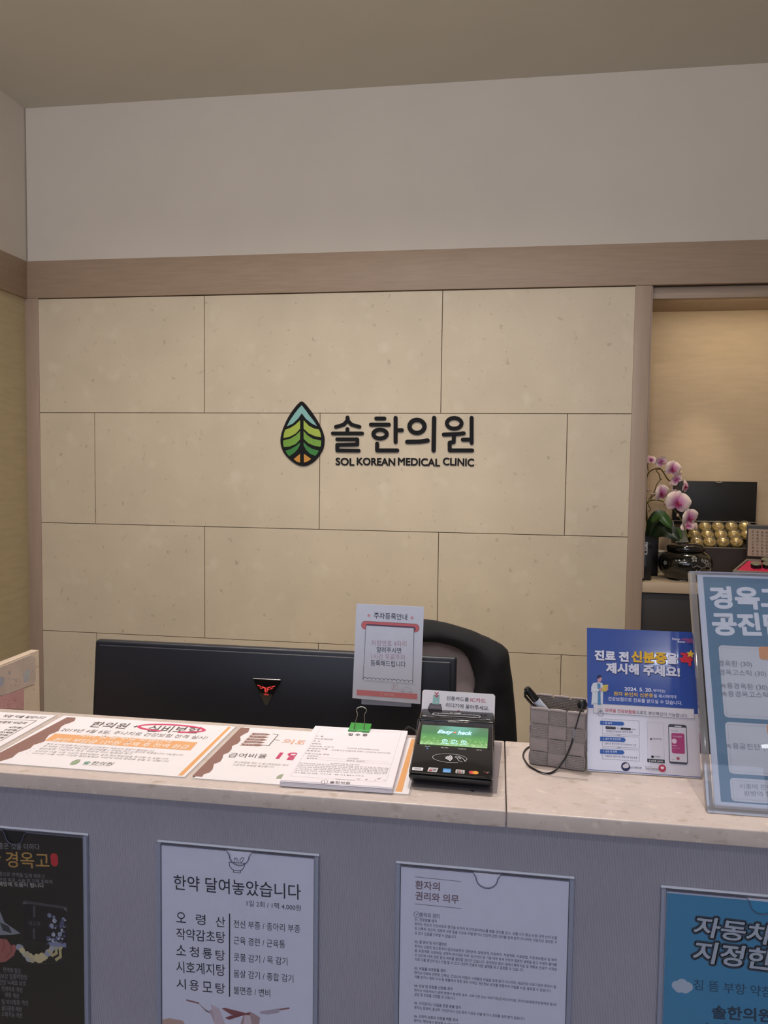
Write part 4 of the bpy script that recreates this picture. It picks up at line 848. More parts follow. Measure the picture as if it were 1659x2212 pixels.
for X, Y in ((455, 518), (455, 676)): a.poly([(X-30, Y-2), (X+30, Y+2), (X, Y+14)], 'a3a3ac', 3)
q0, q1 = a.uv(815, 350), a.uv(1040, 885); a.frame(q0[0], q1[1], q1[0], q0[1], .0003, 'b0b0ba', 2)
T('안드로이드 용', 888, 578, 1000, 584, 22, '3a3a44', .01, 3, 1); a.poly([(852, 570), (866, 556), (880, 572), (866, 586)], '22222a', 3)
T('아이폰 용', 908, 806, 985, 812, 22, '3a3a44', .01, 3, 1); a.disc(885, 798, .0018, '1c1c22', 3)
a.rect(818, 822, 1042, 880, '18181c', 3); T('앱 설치용 QR코드', 838, 862, 1026, 872, 26, 'd8d8dc', .016, 4, 2)
ph = [a.uv(*q) for q in ((1085, 378), (1338, 900))]; a.ruv(ph[0][0], ph[1][1], ph[1][0], ph[0][1], '3f3f4e', 3, .003)
sc2 = [a.uv(*q) for q in ((1095, 415), (1328, 872))]; a.ruv(sc2[0][0], sc2[1][1], sc2[1][0], sc2[0][1], 'cfcbd4', 4, .0006); c2 = [a.uv(*q) for q in ((1125, 492), (1300, 762))]; a.ruv(c2[0][0], c2[1][1], c2[1][0], c2[0][1], 'a83a72', 5, .002)
T('내 건강보험', 1122, 472, 1208, 476, 16, '55556a', 0, 5, 1); T('건강보험증', 1142, 548, 1262, 554, 22, 'd8b4c8', .01, 6, 1); a.disc(1163, 598, .0033, 'dcc4d2', 6); a.line([(1142, 655), (1195, 658)], .0008, 'd0a0bc', 6); a.line([(1142, 686), (1230, 692)], .0005, 'd0a0bc', 6)
a.disc(1212, 820, .0022, 'a8586c', 5); a.rect(1132, 830, 1162, 838, 'a8808c', 5); a.line([(1170, 405), (1250, 412)], .0012, 'd8d8dc', 5)
a.disc(541, 925, .0060, '1c2454', 3); a.disc(553, 912, .0032, 'd3cfd8', 4); a.disc(528, 920, .0026, 'd3cfd8', 4)
T('보건복지부', 595, 950, 748, 958, 30, '3a3a48', .006, 3, 2); T('국민건강보험', 795, 968, 978, 978, 32, '3a3a48', .006, 3, 2); T('h-well', 795, 928, 870, 932, 14, '8a5a70', 0, 3, 1)
a.disc(1010, 945, .0050, 'b52f50', 3); a.disc(1004, 938, .0016, 'e8d4dc', 4); a.disc(1017, 939, .0016, 'e8d4dc', 4); a.poly([(995, 943), (1026, 944), (1011, 962)], 'e8d4dc', 4)
a.build(p)
# ------------------------------------------------------------------ tall acrylic menu stand on the right
y0, y1 = -2.7557, -2.626; xL = 1.7445; wS = .2235
O = np.array([xL, y0, CZ+.0005]); V = np.array([0, y1-y0, 1.3318-CZ]); hS = np.linalg.norm(V); Vn = V/hS
a = Art(O, (1, 0, 0), V, (1460, 1220, 3.814)); Nn = a.N
t = thing('acrylic_stand', (xL+wS/2, y0, CZ), 'tall tilted clear acrylic menu stand at the right end of the ledge', 'sign stand')
MB().prism(a.w([(0, 0), (wS, 0), (wS, hS), (0, hS)], 0), -Nn*.0025).build('front_plate', m_acry, t, bevel=.0005)
MB().prism([p-Nn*.0055 for p in a.w([(0, 0), (wS, 0), (wS, hS), (0, hS)], 0)], -Nn*.0035).build('back_plate', m_acry, t, bevel=.0005)
MB().prism(a.w([(-.0002, 0), (.008, 0), (.008, hS), (-.0002, hS)], -1), -Nn*.0095).build('side_edge', clear('acrylic_side', 'dcd8d8', body=.25, bodycol='d8d4d6', rough=.08, refl=.3), t, bevel=.0012)
MB().prism(a.w([(0, 0), (wS, 0), (wS, .010), (0, .010)], .5), -Nn*.0095).build('bottom_edge', clear('acrylic_side', 'cfc9c8'), t, bevel=.0012)
MB().box(xL, xL+wS, y0+.004, y0+.105, CZ+.0001, CZ+.0034).build('foot_plate', m_acry, t, bevel=.0005)
MB().prism(a.w([(0, hS-.0012), (wS, hS-.0012), (wS, hS+.0005), (0, hS+.0005)], 1), -Nn*.009).build('top_edge', m_acedge, t)
p = thing('poster', (xL+wS/2, y0, CZ+.01), 'slate blue price poster with rounded white panels in the tall acrylic stand', 'poster')
O3 = O-Nn*.0035; u0_, u1_ = a.uv(170, 60)[0]-.0, wS-.006; v0_, v1_ = a.uv(310, 2000)[1], hS-.003
u0_ = .0105
MB().prism([O3+u*a.U+v*a.V for u, v in ((u0_, v0_), (u1_, v0_), (u1_, v1_), (u0_, v1_))], -Nn*.001).build('sheet', mat('poster_pale_blue', 'c6cfe4', .5, .01, 20), p)
a.O = O3; T = a.text; BL = '5f81a0'; PW = 'c4c9d8'
bu, bv = a.uv(210, 98); b2v = a.uv(348, 1950)[1]; bu = u0_+.0075; a.ruv(bu, b2v, u1_-.0075, bv, BL, 1)
T('경옥고', 292, 357, 908, 369, 175, 'd2d9ea', .012, 2, 4, out=.0011); T('공진단', 314, 577, 931, 587, 180, 'd2d9ea', .012, 2, 4, out=.0011)
def pan(X0, Y0, X1, Y1):
    q0, q1 = a.uv(X0, Y0), a.uv(X1, Y1); ul = bu+.0125; a.ruv(ul, q1[1], u1_-.019, q0[1], PW, 2, .005); a.lineuv([(ul+.003, q1[1]+.003), (ul+.003, q0[1]-.003), (u1_-.022, q0[1]-.003)], .0003, 'a3a9b8', 3); a.lineuv([(ul+.003, q1[1]+.003), (u1_-.022, q1[1]+.003)], .0003, 'a3a9b8', 3)
pan(290, 660, 290, 1250); pan(340, 1290, 340, 1712); pan(372, 1748, 372, 1940)
K = '7d8496'
T('경옥환 (30)', 350, 843, 628, 850, 56, K, 0, 4, 3); T('경옥고스틱 (30)', 358, 915, 745, 928, 54, K, 0, 4, 3); T('녹용경옥환 (30)', 366, 1025, 756, 1042, 56, K, 0, 4, 3); T('녹용경옥고스틱 (30)', 374, 1092, 890, 1112, 56, K, 0, 4, 3)
T('녹용공진단 (10)', 410, 1522, 820, 1540, 56, K, 0, 4, 3); T('시중에 판매되는', 525, 1845, 905, 1858, 42, K, 0, 4, 3); T('원방의 함량을', 560, 1903, 905, 1915, 42, K, 0, 4, 3)
q0, q1 = a.uv(678, 672), a.uv(700, 780); a.ruv(q0[0], q1[1], q0[0]+.05, q0[1], 'cf9a78', 4, .004); q0, q1 = a.uv(745, 1308), a.uv(750, 1405); a.ruv(q0[0], q1[1], q0[0]+.05, q0[1], 'cf9a78', 4, .004)
a.build(p)
# ------------------------------------------------------------------ monitor (seen from behind)
MY = -2.1
TL, TR = ony(195, 1388, MY+.02), ony(983, 1432, MY+.02)
mx0, mx1 = .555, 1.4005; mzt = 1.057; mzb = .745; lean = .030
def mp(x, z, y=0): return (x, MY+lean*((z-mzb)/(mzt-mzb))*1.0+y, z)
t = thing('monitor', ((mx0+mx1)/2, MY+.02, .725), 'wide black monitor seen from behind, above the ledge', 'monitor')
b4 = [mp(mx0, mzb, 0), mp(mx1, mzb, 0), mp(mx1, mzb, .022), mp(mx0, mzb, .022)]; t4 = [mp(mx0, mzt, 0), mp(mx1, mzt, 0), mp(mx1, mzt, .022), mp(mx0, mzt, .022)]
m_mon = mat('monitor_shell', '171a24', .42, .05, 30, .03, 300)
MB().hexa(b4, t4).build('housing', m_mon, t, bevel=.006, bseg=4)
def inset(e, dy, y2): return [mp(mx0+e, mzb+e, dy), mp(mx1-e, mzb+e, dy), mp(mx1-e, mzt-e, dy), mp(mx0+e, mzt-e, dy)]
f4 = [mp(mx0+.012, mzb+.012, -.006), mp(mx1-.012, mzb+.012, -.006), mp(mx1-.012, mzb+.012, .001), mp(mx0+.012, mzb+.012, .001)]
g4 = [mp(mx0+.012, mzt-.009, -.006), mp(mx1-.012, mzt-.009, -.006), mp(mx1-.012, mzt-.009, .001), mp(mx0+.012, mzt-.009, .001)]
MB().hexa(f4, g4).build('back_cover', m_mon, t, bevel=.003, bseg=3)
MB().prism([mp(mx0+.015, mzb+.015, .0222), mp(mx1-.015, mzb+.015, .0222), mp(mx1-.015, mzt-.015, .0222), mp(mx0+.015, mzt-.015, .0222)], (0, .0008, 0)).build('display_panel', mat('display_glass', '0a0b0d', .1, .02, 30), t)
MB().box(.93, 1.03, MY+.03, MY+.06, .727, .86).build('stand_neck', m_mon, t, bevel=.003); MB().box(.84, 1.12, MY-.03, MY+.15, .7252, .735).build('stand_base', m_mon, t, bevel=.003)
lp = lambda X, Y, y: ony(520+X/13.825, 1440+Y/13.825, y)
ly = MY+.012
MB().prism([lp(350, 350, ly), lp(740, 1190, ly), lp(790, 1160, ly), lp(1205, 410, ly)], (0, .014, 0)).build('badge', m_gloss, t, bevel=.0008)
MB().tube([lp(375, 362, ly-.0005), lp(1190, 402, ly-.0005)], .0012, 6).build('badge_rim', m_steel, t)
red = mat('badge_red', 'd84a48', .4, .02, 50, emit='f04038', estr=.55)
a = Art((0, ly-.0002, 0), (1, 0, 0), (0, 0, 1), (520, 1440, 13.825))
for P_ in ([(498, 540), (590, 572), (612, 602), (512, 575)], [(562, 615), (628, 638), (642, 668), (585, 652)], [(618, 580), (750, 628), (750, 782), (712, 740), (712, 655), (640, 632)],
           [(775, 628), (912, 590), (895, 622), (802, 655), (802, 672), (858, 665), (842, 695), (802, 708), (800, 745), (775, 782)], [(932, 590), (1035, 565), (1010, 600), (920, 625)], [(892, 650), (965, 635), (945, 662), (875, 682)]): a.poly(P_, red, 1)
a.text('TFG', 685, 852, 828, 862, 50, red, .02, 1, 2, .1); a.build(t, 'badge_print')
# parking notice
PYY = MY-.012
P = [ony(770, 1304, PYY), ony(916, 1311, PYY), ony(908, 1521, PYY), ony(761, 1508, PYY)]
t = thing('parking_notice', tuple((P[2]+P[3])/2), 'pale blue-white parking notice with red slot drawing fixed to the back of the monitor', 'notice')
w0 = np.linalg.norm(P[1]-P[0]); U_ = np.array([1, 0, 0])
O = np.array([P[3][0], PYY, P[3][2]])
MB().prism([P[0], P[3], P[2], P[1]], (0, .0008, 0)).build('sheet', mat('notice_paper', 'ccd2e4', .5, .01, 30), t)
MB().box(P[3][0]+.02, P[2][0]-.02, PYY+.001, PYY+.003, P[2][2]-.008, P[2][2]+.1).build('tab', m_acedge, t)
a = Art((0, PYY, 0), (1, 0, 0), (0, 0, 1), (740, 1280, 4.1475)); T = a.text; K = '303448'; Rr = 'c96a70'
T('주차등록안내', 280, 233, 578, 248, 56, K, .008, 2, 4); a.disc(235, 205, .0029, 'cf8f98', 2); a.disc(622, 226, .0029, 'cf8f98', 2)
def capsule(xa, ya, xb, yb, r, h, lay):
    p0, p1 = a.uv(xa, ya), a.uv(xb, yb); d = (p1-p0)/np.linalg.norm(p1-p0); an = math.degrees(math.atan2(d[1], d[0]))
    a.face([(p1[0]+r*math.cos(math.radians(an+q)), p1[1]+r*math.sin(math.radians(an+q))) for q in range(-90, 91, 15)]+[(p0[0]+r*math.cos(math.radians(an+q)), p0[1]+r*math.sin(math.radians(an+q))) for q in range(90, 271, 15)], h, lay)
capsule(205, 292, 650, 318, .0092, '5a3c50', 1); capsule(205, 292, 650, 318, .0085, Rr, 2); capsule(225, 300, 635, 325, .0046, '574660', 3)
a.poly([(210, 293), (640, 318), (628, 812), (184, 780)], 'ccd2e4', 4)
a.line([(210, 293), (184, 782)], .0008, K, 5); a.line([(640, 318), (627, 812)], .0008, K, 5); a.line([(210, 293), (640, 318)], .0006, '574660', 5)
w_ = []
for k in range(12):
    x = 186+k*37; y = 772+k*2.4; c_ = a.uv(x+18, y); r = .0042
    w_ += [(c_[0]+r*math.cos(math.radians(q)), c_[1]+.0032*math.sin(math.radians(q))) for q in range(180, -1, -20)]
a.lineuv(w_, .0008, K, 5)
T('차량번호 4자리', 258, 475, 572, 485, 52, 'b494a6', 0, 6, 4); T('알려주시면', 305, 535, 525, 545, 50, K, .003, 6, 4); T('1시간 무료주차', 258, 595, 562, 606, 50, 'b494a6', 0, 6, 4); T('등록해드립니다', 252, 655, 565, 668, 52, K, .003, 6, 4)
a.poly([(128, 870), (670, 908), (670, 955), (126, 918)], 'cf7e86', 2)
a.ring(348, 910, .0028, .0005, 'd8a8ac', 3, ry=.0038); a.line([(348, 925), (348, 898)], .0005, 'd8a8ac', 3); T('솔한의원', 372, 922, 462, 930, 24, 'd8b4b8', .008, 3, 2)
a.z = (740, 1280, 4.1475)
q0, q1 = a.uv(440, 820), a.uv(492, 872); a.frame(q0[0], q1[1], q1[0], q0[1], .0007, 'b5a4b4', 2); T('P', 455, 862, 475, 863, 32, 'b5a4b4', 0, 2)
a.line([(512, 890), (515, 872), (540, 865), (560, 850), (600, 853), (622, 875), (628, 892), (512, 885)], .0006, 'aaa2b6', 2); a.ring(540, 888, .0016, .0005, 'b08a98', 3); a.ring(605, 893, .0016, .0005, 'b08a98', 3)
a.build(t)
# ------------------------------------------------------------------ office chair with draped jacket
CY = -1.5
def cp(x, y, dy=0): p = ony(x, y, CY); return np.array([p[0], CY+dy, p[2]])
t = thing('office_chair', (1.31, CY+.05, 0), 'office chair with grey backrest behind the monitor', 'chair')
m_cg = mat('grey_chair_fabric', '968a8c', .85, .05, 40, .15, 400); 
inn = [(838, 1700), (840, 1600), (840, 1500), (848, 1440), (866, 1402), (898, 1386), (935, 1384), (965, 1389), (990, 1398), (1008, 1413), (1019, 1437), (1026, 1465), (1024, 1490), (1017, 1520), (1010, 1560), (1006, 1700)]
outer = [(792, 1700), (790, 1600), (792, 1500), (803, 1435), (828, 1385), (866, 1352), (905, 1342), (950, 1349), (1000, 1361), (1050, 1380), (1080, 1394), (1098, 1409), (1103, 1440), (1109, 1490), (1115, 1560), (1121, 1700)]
bk = [cp(x, y) for x, y in inn]; c_ = sum(bk)/len(bk)
MB().prism([(c_+(p-c_)*1.06)+[0, .0, 0] for p in bk][::1], (0, .035, 0)).build('backrest', m_cg, t, bevel=.008, bseg=3)
MB().box(1.07, 1.53, CY-.42, CY+.02, .43, .50).build('seat', m_cg, t, bevel=.025, bseg=4)
MB().box(1.28, 1.34, CY+.03, CY+.055, .40, .80).build('back_support', m_black, t, bevel=.006)
MB().tube([(1.31, CY-.2, .09), (1.31, CY-.2, .43)], .025, 16).build('gas_column', m_black, t)
for k in range(5):
    an = 2*math.pi*k/5+.3; e = np.array([1.31+.29*math.cos(an), CY-.2+.29*math.sin(an), .055])
    MB().tube([(1.31, CY-.2, .10), e], [.024, .014], 8).build('leg', m_black, t); MB().tube([e+[-.012*math.sin(an), .012*math.cos(an), -.028], e+[.012*math.sin(an), -.012*math.cos(an), -.028]], .027, 14).build('caster', m_black, t)
m_jk = mat('black_jacket_cloth', '0c0d12', .9, .10, 12, .25, 120)
def resample(P, n):
    P = smoothloop(P, 6, False); L = [0]
    for i in range(1, len(P)): L.append(L[-1]+np.linalg.norm(P[i]-P[i-1]))
    out = []
    for k in range(n):
        s_ = L[-1]*k/(n-1); i = min(max(np.searchsorted(L, s_)-1, 0), len(P)-2); f = (s_-L[i])/(L[i+1]-L[i]+1e-9); out.append(P[i]*(1-f)+P[i+1]*f)
    return out
n_ = 64; I_ = resample([cp(*p) for p in inn], n_); O_ = resample([cp(*p) for p in outer], n_)
prof = [(0.0, .005), (.0, -.018), (.12, -.034), (.35, -.046), (.62, -.044), (.85, -.030), (.97, -.008), (1.0, .018), (.97, .045), (.85, .062), (.5, .07), (0., .07), (-.4, .066)]
vs = []; fs = []; mlen = len(prof)
for i in range(n_):
    for (q, dy) in prof:
        p = I_[i]+(O_[i]-I_[i])*q; nz = noise.noise(Vector((p[0]*14, p[2]*9, q*2)))+.5*noise.noise(Vector((p[0]*30, p[2]*22, 3+q)))
        if 0 < q: p = p+np.array([0, dy*(1+.25*nz)-.006*nz, 0])+ (O_[i]-I_[i])*(.025*nz if q > .8 else 0)
        else: p = p+np.array([0, dy, 0])
        vs.append(p)
for i in range(n_-1):
    for k in range(mlen-1): fs.append((i*mlen+k, i*mlen+k+1, (i+1)*mlen+k+1, (i+1)*mlen+k))
t = thing('black_jacket', (1.31, CY, .5), 'black jacket draped over the back of the grey office chair', 'jacket')
MB().add(vs, fs).build('jacket_shell', m_jk, t, smooth=180)
MB().prism([c_+(p-c_)*.97+[0, .052, 0] for p in O_[::4]], (0, .012, 0)).build('back_panel', m_jk, t, bevel=.003)
# ------------------------------------------------------------------ niche: shelf and goods
SZ = .943
t = thing('display_shelf', (2.68, .25, 0), 'pale shelf in the lit alcove right of the tiled wall', 'shelf')
MB().box(XE+.001, 3.195, .004, .495, SZ-.048, SZ).build('shelf_board', mat('shelf_laminate', 'bda88e', .45, .05, 8, stretch=(1, 1, 6)), t, bevel=.0015)
m_dk = mat('dark_brown_panel', '2c2622', .5, .08, 8)
for x0_, x1_ in ((XE+.002, 2.68), (2.684, 3.194)): MB().box(x0_, x1_, .03, .048, .08, SZ-.05).build('lower_panel', m_dk, t, bevel=.001)  # plain dark panels across the front below the shelf
MB().box(XE+.001, 3.195, .05, .49, 0, SZ-.05).build('cabinet_body', m_dk, t)
# black product boxes
m_bx = mat('black_box_card', '191718', .35, .08, 30)
def pbox(x0, x1, y0, y1, h, label):
    t = thing('product_box', ((x0+x1)/2, (y0+y1)/2, SZ), label, 'box', 'black product boxes at the left of the shelf')
    MB().box(x0, x1, y0, y1, SZ+.0005, SZ+h-.022).build('box_base', m_bx, t, bevel=.001)
    MB().box(x0, x1, y0, y1, SZ+h-.0215, SZ+h).build('box_lid', m_bx, t, bevel=.001)
    MB().box(x0+.001, x1-.001, y0+.001, y1-.001, SZ+h-.0003, SZ+h+.0006).build('top_sheen', mat('box_top_sheen', '4c4a4a', .25, .05, 30), t); return t  # lighter top sheet paints a sheen of light onto the lid
xa = ony(1408, 1200, .075)[0]; ha = ony(1400, 1174, .075)[2]-SZ
tA = pbox(XE+.004, xa, .075, .16, ha, 'smaller black box with white label, nearest on the shelf beside the wall trim')
xb_ = ony(1422, 1200, .24)[0]; hb_ = ony(1410, 1149, .24)[2]-SZ
tB = pbox(XE+.02, xb_, .24, .34, hb_, 'taller plain black box behind the labelled one on the shelf')
a = Art((0, .075-.0003, 0), (1, 0, 0), (0, 0, 1), (1360, 960, 5.548)); a.rect(150, 1170, 212, 1320, 'c9c6c8', 1)
for k, ch in enumerate('瓊玉膏'): a.text(ch, 172, 1212+k*48, 206, 1214+k*48, 36, '2c2a2c', .02, 2, 2)
for k, ch in enumerate('GONJIN'): a.text(ch, 180, 1370+k*18, 196, 1371+k*18, 11, '6a6668', .0, 1, 1)
a.build(tA)
# ceramic jar
cyB = .155; pc = ony(1478.5, 1250, cyB); Hj = ony(1478.5, 1172, cyB)[2]-SZ; k_ = Hj/.187
rr_ = .1265
t = thing('ceramic_jar', (pc[0], cyB, SZ), 'round black lidded jar with pale flower inlay on the shelf', 'jar')
m_cer = mat('black_glaze', '12120f', .10, .15, 12, coat=.6)
body = [(0.0, 0), (.074, 0), (.078, .006), (.092, .018), (.110, .038), (.122, .062), (rr_, .085), (.121, .110), (.106, .130), (.090, .141), (.084, .145)]
def dense(P, n=3): return [tuple(q) for q in smoothloop(P, n, False)]
MB().lathe([(max(r, .0005), z*k_) for r, z in dense(body)], (pc[0], cyB, SZ), 56).build('jar_body', m_cer, t, smooth=60)
MB().lathe([(max(r, .0005), z*k_) for r, z in dense([(.080, .1455), (.086, .147), (.089, .156), (.087, .168), (.078, .178), (.045, .186), (0, .188)])], (pc[0], cyB, SZ), 56).build('jar_lid', m_cer, t, smooth=60)
bd = dense(body, 6)
def jpt(th, z):
    for i in range(len(bd)-1):
        if bd[i][1] <= z <= bd[i+1][1] and bd[i+1][1] > bd[i][1]:
            f = (z-bd[i][1])/(bd[i+1][1]-bd[i][1]); r = bd[i][0]*(1-f)+bd[i+1][0]*f; break
    else: r = .1
    r += .0012; return (pc[0]+r*math.sin(th), cyB-r*math.cos(th), SZ+z*k_)
mb = MB()
for (th, z, s_) in ((.12, .118, .016), (.62, .100, .018), (.80, .088, .015), (.86, .060, .014), (.25, .050, .018), (.45, .110, .010), (-1.0, .09, .012)):
    for k in range(5):
        an = 2*math.pi*k/5+th*3; P = []
        for q, wv in ((.15, 0), (.6, .34), (1, 0), (.6, -.34)): 
            dx = s_*(q*math.cos(an)-wv*math.sin(an)); dz = s_*(q*math.sin(an)+wv*math.cos(an)); P.append(jpt(th+dx/.12, z+dz))
        mb.add(P, [(0, 1, 2, 3)])
for P in ([(.05, .075), (.2, .085), (.4, .072), (.6, .08), (.8, .075)], [(.05, .075), (.0, .1), (.12, .118)], [(.4, .072), (.3, .055)]):
    for i in range(len(P)-1):
        (t0, z0), (t1, z1) = P[i], P[i+1]; mb.add([jpt(t0, z0), jpt(t1, z1), jpt(t1, z1+.0035), jpt(t0, z0+.0035)], [(0, 1, 2, 3)])
mb.build('flower_inlay', mat('mother_of_pearl', '8f8c86', .3, .2, 60), t, smooth=0)
# open gift box with clear cased pills
m_gb = mat('brown_black_box', '241d18', .45, .1, 10); m_rim = mat('box_rim', '8a7f72', .4, .05, 20)
yf, yr = .288, .425
Lf, Rf = ony(1463, 1180, yf), ony(1652, 1181, yf); Rf[2] = Lf[2] = ony(1560, 1182, yf)[2]
Lr, Rr_ = ony(1460, 1124, yr), ony(1633, 1127, yr); Lr[2] = Rr_[2] = ony(1560, 1126, yr)[2]; Lr[0] = Lf[0]; Rf[0] = Rr_[0]
ztop = ony(1560, 1040, yr)[2]
t = thing('gift_box', ((Lf[0]+Rf[0])/2, .25, SZ), 'open black gift box with tall lid raised behind rows of clear cases', 'box')
MB().hexa([(Lf[0], yf, SZ+.001), (Rf[0], yf, SZ+.001), (Rf[0], yr, SZ+.001), (Lf[0], yr, SZ+.001)], [(Lf[0], yf, Lf[2]-.034), (Rf[0], yf, Lf[2]-.034), (Rf[0], yr, Lr[2]-.034), (Lf[0], yr, Lr[2]-.034)]).build('tray', m_gb, t, bevel=.001)
for x0_, x1_ in ((Lf[0], Lf[0]+.006), (Rf[0]-.006, Rf[0])): MB().hexa([(x0_, yf, Lf[2]-.034), (x1_, yf, Lf[2]-.034), (x1_, yr, Lr[2]-.034), (x0_, yr, Lr[2]-.034)], [(x0_, yf, Lf[2]-.004), (x1_, yf, Lf[2]-.004), (x1_, yr, Lr[2]), (x0_, yr, Lr[2])]).build('tray_side', m_gb, t)
MB().box(Lf[0], Rf[0], yf-.004, yf, SZ+.001, Lf[2]-.004).build('front_wall', mat('dark_brown_front', '3a2f2a', .5, .08, 12), t)
MB().box(Lf[0], Rf[0], yf-.005, yf+.001, Lf[2]-.005, Lf[2]-.001).build('front_rim', m_rim, t)
MB().box(Lr[0], Rr_[0], yr-.003, yr+.002, Lr[2]-.004, Lr[2]).build('back_rim', m_rim, t)
MB().box(Lr[0]+.004, Rr_[0], yr+.003, yr+.026, Lr[2]-.02, ztop).build('lid', mat('lid_black', '15120f', .5, .08, 10), t, bevel=.0015)
MB().tube([ony(1546, 1041, yr+.002), ony(1553, 1043, yr+.002), ony(1560, 1041, yr+.002)], .003, 8).build('lid_tab', m_rim, t)
m_gold = mat('gold_foil', 'f0cf7a', .22, .15, 80, .9, 160, metal=.5); m_goldc = mat('gold_cup', 'efcf78', .2, .1, 60, metal=.5); m_dome = clear('clear_dome', 'ffffff', rough=.05, refl=.35, body=.05, bodycol='f0e8d8')
rowsB = [('back', .398, 1137, [1495, 1523, 1551, 1580, 1609]), ('middle', .357, 1154, [1500, 1528, 1557, 1586, 1614]), ('front', .315, 1170, [1505, 1533, 1562, 1591])]
R_ = .0275; tilt = math.atan2(Lr[2]-Lf[2], yr-yf)
b0 = thing('pill_case', (0, 0, 0), '', 'pill case', 'clear domed pill cases in the gift box')
ORG[b0.name] = A3(0, 0, 0)
MB().lathe([(.0005, -.021), (.020, -.021), (.025, -.014), (.0275, -.004), (.0275, .0)], (0, 0, 0), 20).build('gold_cup', m_goldc, b0, smooth=50)
g = MB(); vs = []; fs = []
for i in range(9):
    ph_ = math.pi*i/8
    for k in range(14):
        an = 2*math.pi*k/14; v_ = Vector((math.sin(ph_)*math.cos(an), math.sin(ph_)*math.sin(an), math.cos(ph_))); q = 1+.14*noise.noise(v_*4); vs.append(tuple(v_*.0175*q))
for i in range(8):
    for k in range(14): fs.append((i*14+k, (i+1)*14+k, (i+1)*14+(k+1) % 14, i*14+(k+1) % 14))
g.add(vs, fs).build('gold_pill', m_gold, b0, smooth=20)
MB().lathe([(.0275, .0), (.0280, .004), (.0262, .012), (.021, .0195), (.012, .0235), (.0005, .0245)], (0, 0, 0), 20).build('clear_dome', m_dome, b0, smooth=60)
MB().tube([(.0272*math.cos(q*math.pi/12), .0272*math.sin(q*math.pi/12), .001) for q in range(24)], .0012, 5, closed=True).build('dome_rim', m_dome, b0, smooth=60)
first = True
ordn = ['first', 'second', 'third', 'fourth', 'fifth']
for rn, yy, py, xs in rowsB:
    for i, px in enumerate(xs):
        o = b0 if first else copy_tree(b0); first = False
        p = ony(px, py, yy); o.location = tuple(p); o.rotation_euler = (tilt*.8, 0, random.random()*6)
        # rotation about x should tip the dome toward the viewer
        o.rotation_mode = 'XYZ'; o.matrix_world = Matrix.Translation(Vector(p)) @ Matrix.Rotation(tilt*.85, 4, 'X') @ Matrix.Rotation(random.random()*6, 4, 'Z') @ Matrix.Scale(1.1, 4)
        o['label'] = 'clear case with gold pill, %s from left in %s row of gift box' % (ordn[i], rn)
# second box with calligraphy lid
Apt = ony(1583, 1232, .06); Bpt = ony(1613, 1207, .2); dR = np.array([.24, -.06, 0])
t = thing('calligraphy_box', tuple(Apt+dR/2-[0, 0, Apt[2]-SZ]), 'open dark box with calligraphy lid and pink tray, right on the shelf', 'box')
dn = np.array([0, 0, 1.])
def q4(z): return [tuple(Apt-dn*z), tuple(Apt+dR-dn*z), tuple(Bpt+dR-dn*z), tuple(Bpt-dn*z)]
base_ = [(p[0], p[1], SZ+.001) for p in q4(0)]
MB().hexa(base_, q4(.026)).build('tray_base', m_gb, t)
in_ = lambda p, f: tuple((Apt+Bpt+dR)/2*f*0+np.array(p))
cT = (Apt+Bpt+dR)/2
def ins(f, z): return [tuple(cT+(np.array(p)-cT)*f-dn*z) for p in q4(0)]
ou, ii = q4(0), ins(.93, 0); ou2, ii2 = q4(.026), ins(.93, .026)
mb = MB()
for k in range(4): j = (k+1) % 4; mb.add([ou[k], ou[j], ii[j], ii[k]], [(0, 1, 2, 3)]); mb.add([ii[k], ii[j], ii2[j], ii2[k]], [(0, 1, 2, 3)]); mb.add([ou2[k], ou2[j], ou[j], ou[k]], [(0, 1, 2, 3)])
mb.build('tray_rim', m_rim, t, smooth=0)
MB().hexa(ins(.925, .024), ins(.925, .008)).build('pink_lining', mat('pink_satin', 'd02a52', .5, .05, 20), t, smooth=0)
lidh = ony(1611, 1133, .2)[2]-Bpt[2]; Bk = Bpt+np.array([-.004, .004, -.0])
MB().hexa([tuple(Bk), tuple(Bk+dR), tuple(Bk+dR+[.006, .02, 0]), tuple(Bk+[.006, .02, 0])], [tuple(Bk+dn*lidh), tuple(Bk+dR+dn*lidh), tuple(Bk+dR+[.006, .02, lidh]), tuple(Bk+[.006, .02, lidh])]).build('lid', m_gb, t, bevel=.0015)
a = Art(Bk, dR, (0, 0, 1), (1480, 1100, 9.268)); Ld = np.linalg.norm(dR)
a.ruv(.002, lidh-.004, Ld, lidh, '8a7f72', 2); q0 = a.uv(1268, 390); q1 = a.uv(1285, 935); a.ruv(q0[0], q1[1], Ld-.012, q0[1], 'b09a86', 2, .003)
cc = ['願主太上感應篇曰', '禍福無門惟人自召', '善惡之報如影隨形', '是以天地有司過之', '神依人所犯輕重以', '奪人算算減則貧耗']
for ci, col_ in enumerate(cc):
    for ri, ch in enumerate(col_):
        X = 1335+ci*93; Y = 470+ri*64+ci*6
        if X < 1680+200: a.text(ch, X, Y, X+38, Y+3, 42, '5a4636', .02, 4, 1)
a.build(t)
tr = Art(Apt-dn*.006, dR, Bpt-Apt, (1480, 1100, 9.268))
j0 = thing('pill_jar', (0, 0, 0), '', 'jar', 'black pill jars in the pink lined tray'); ORG[j0.name] = A3(0, 0, 0)
MB().lathe([(.0005, 0), (.0225, 0), (.0235, .003), (.0235, .024), (.0225, .026)], (0, 0, 0), 24).build('jar_body', m_gloss, j0, smooth=50)
MB().lathe([(.0235, .0263), (.0252, .0272), (.0252, .0305), (.0225, .0318), (.0005, .032)], (0, 0, 0), 8).build('jar_lid', mat('grey_green_lid', '7f7a66', .4, .08, 60), j0, smooth=20)
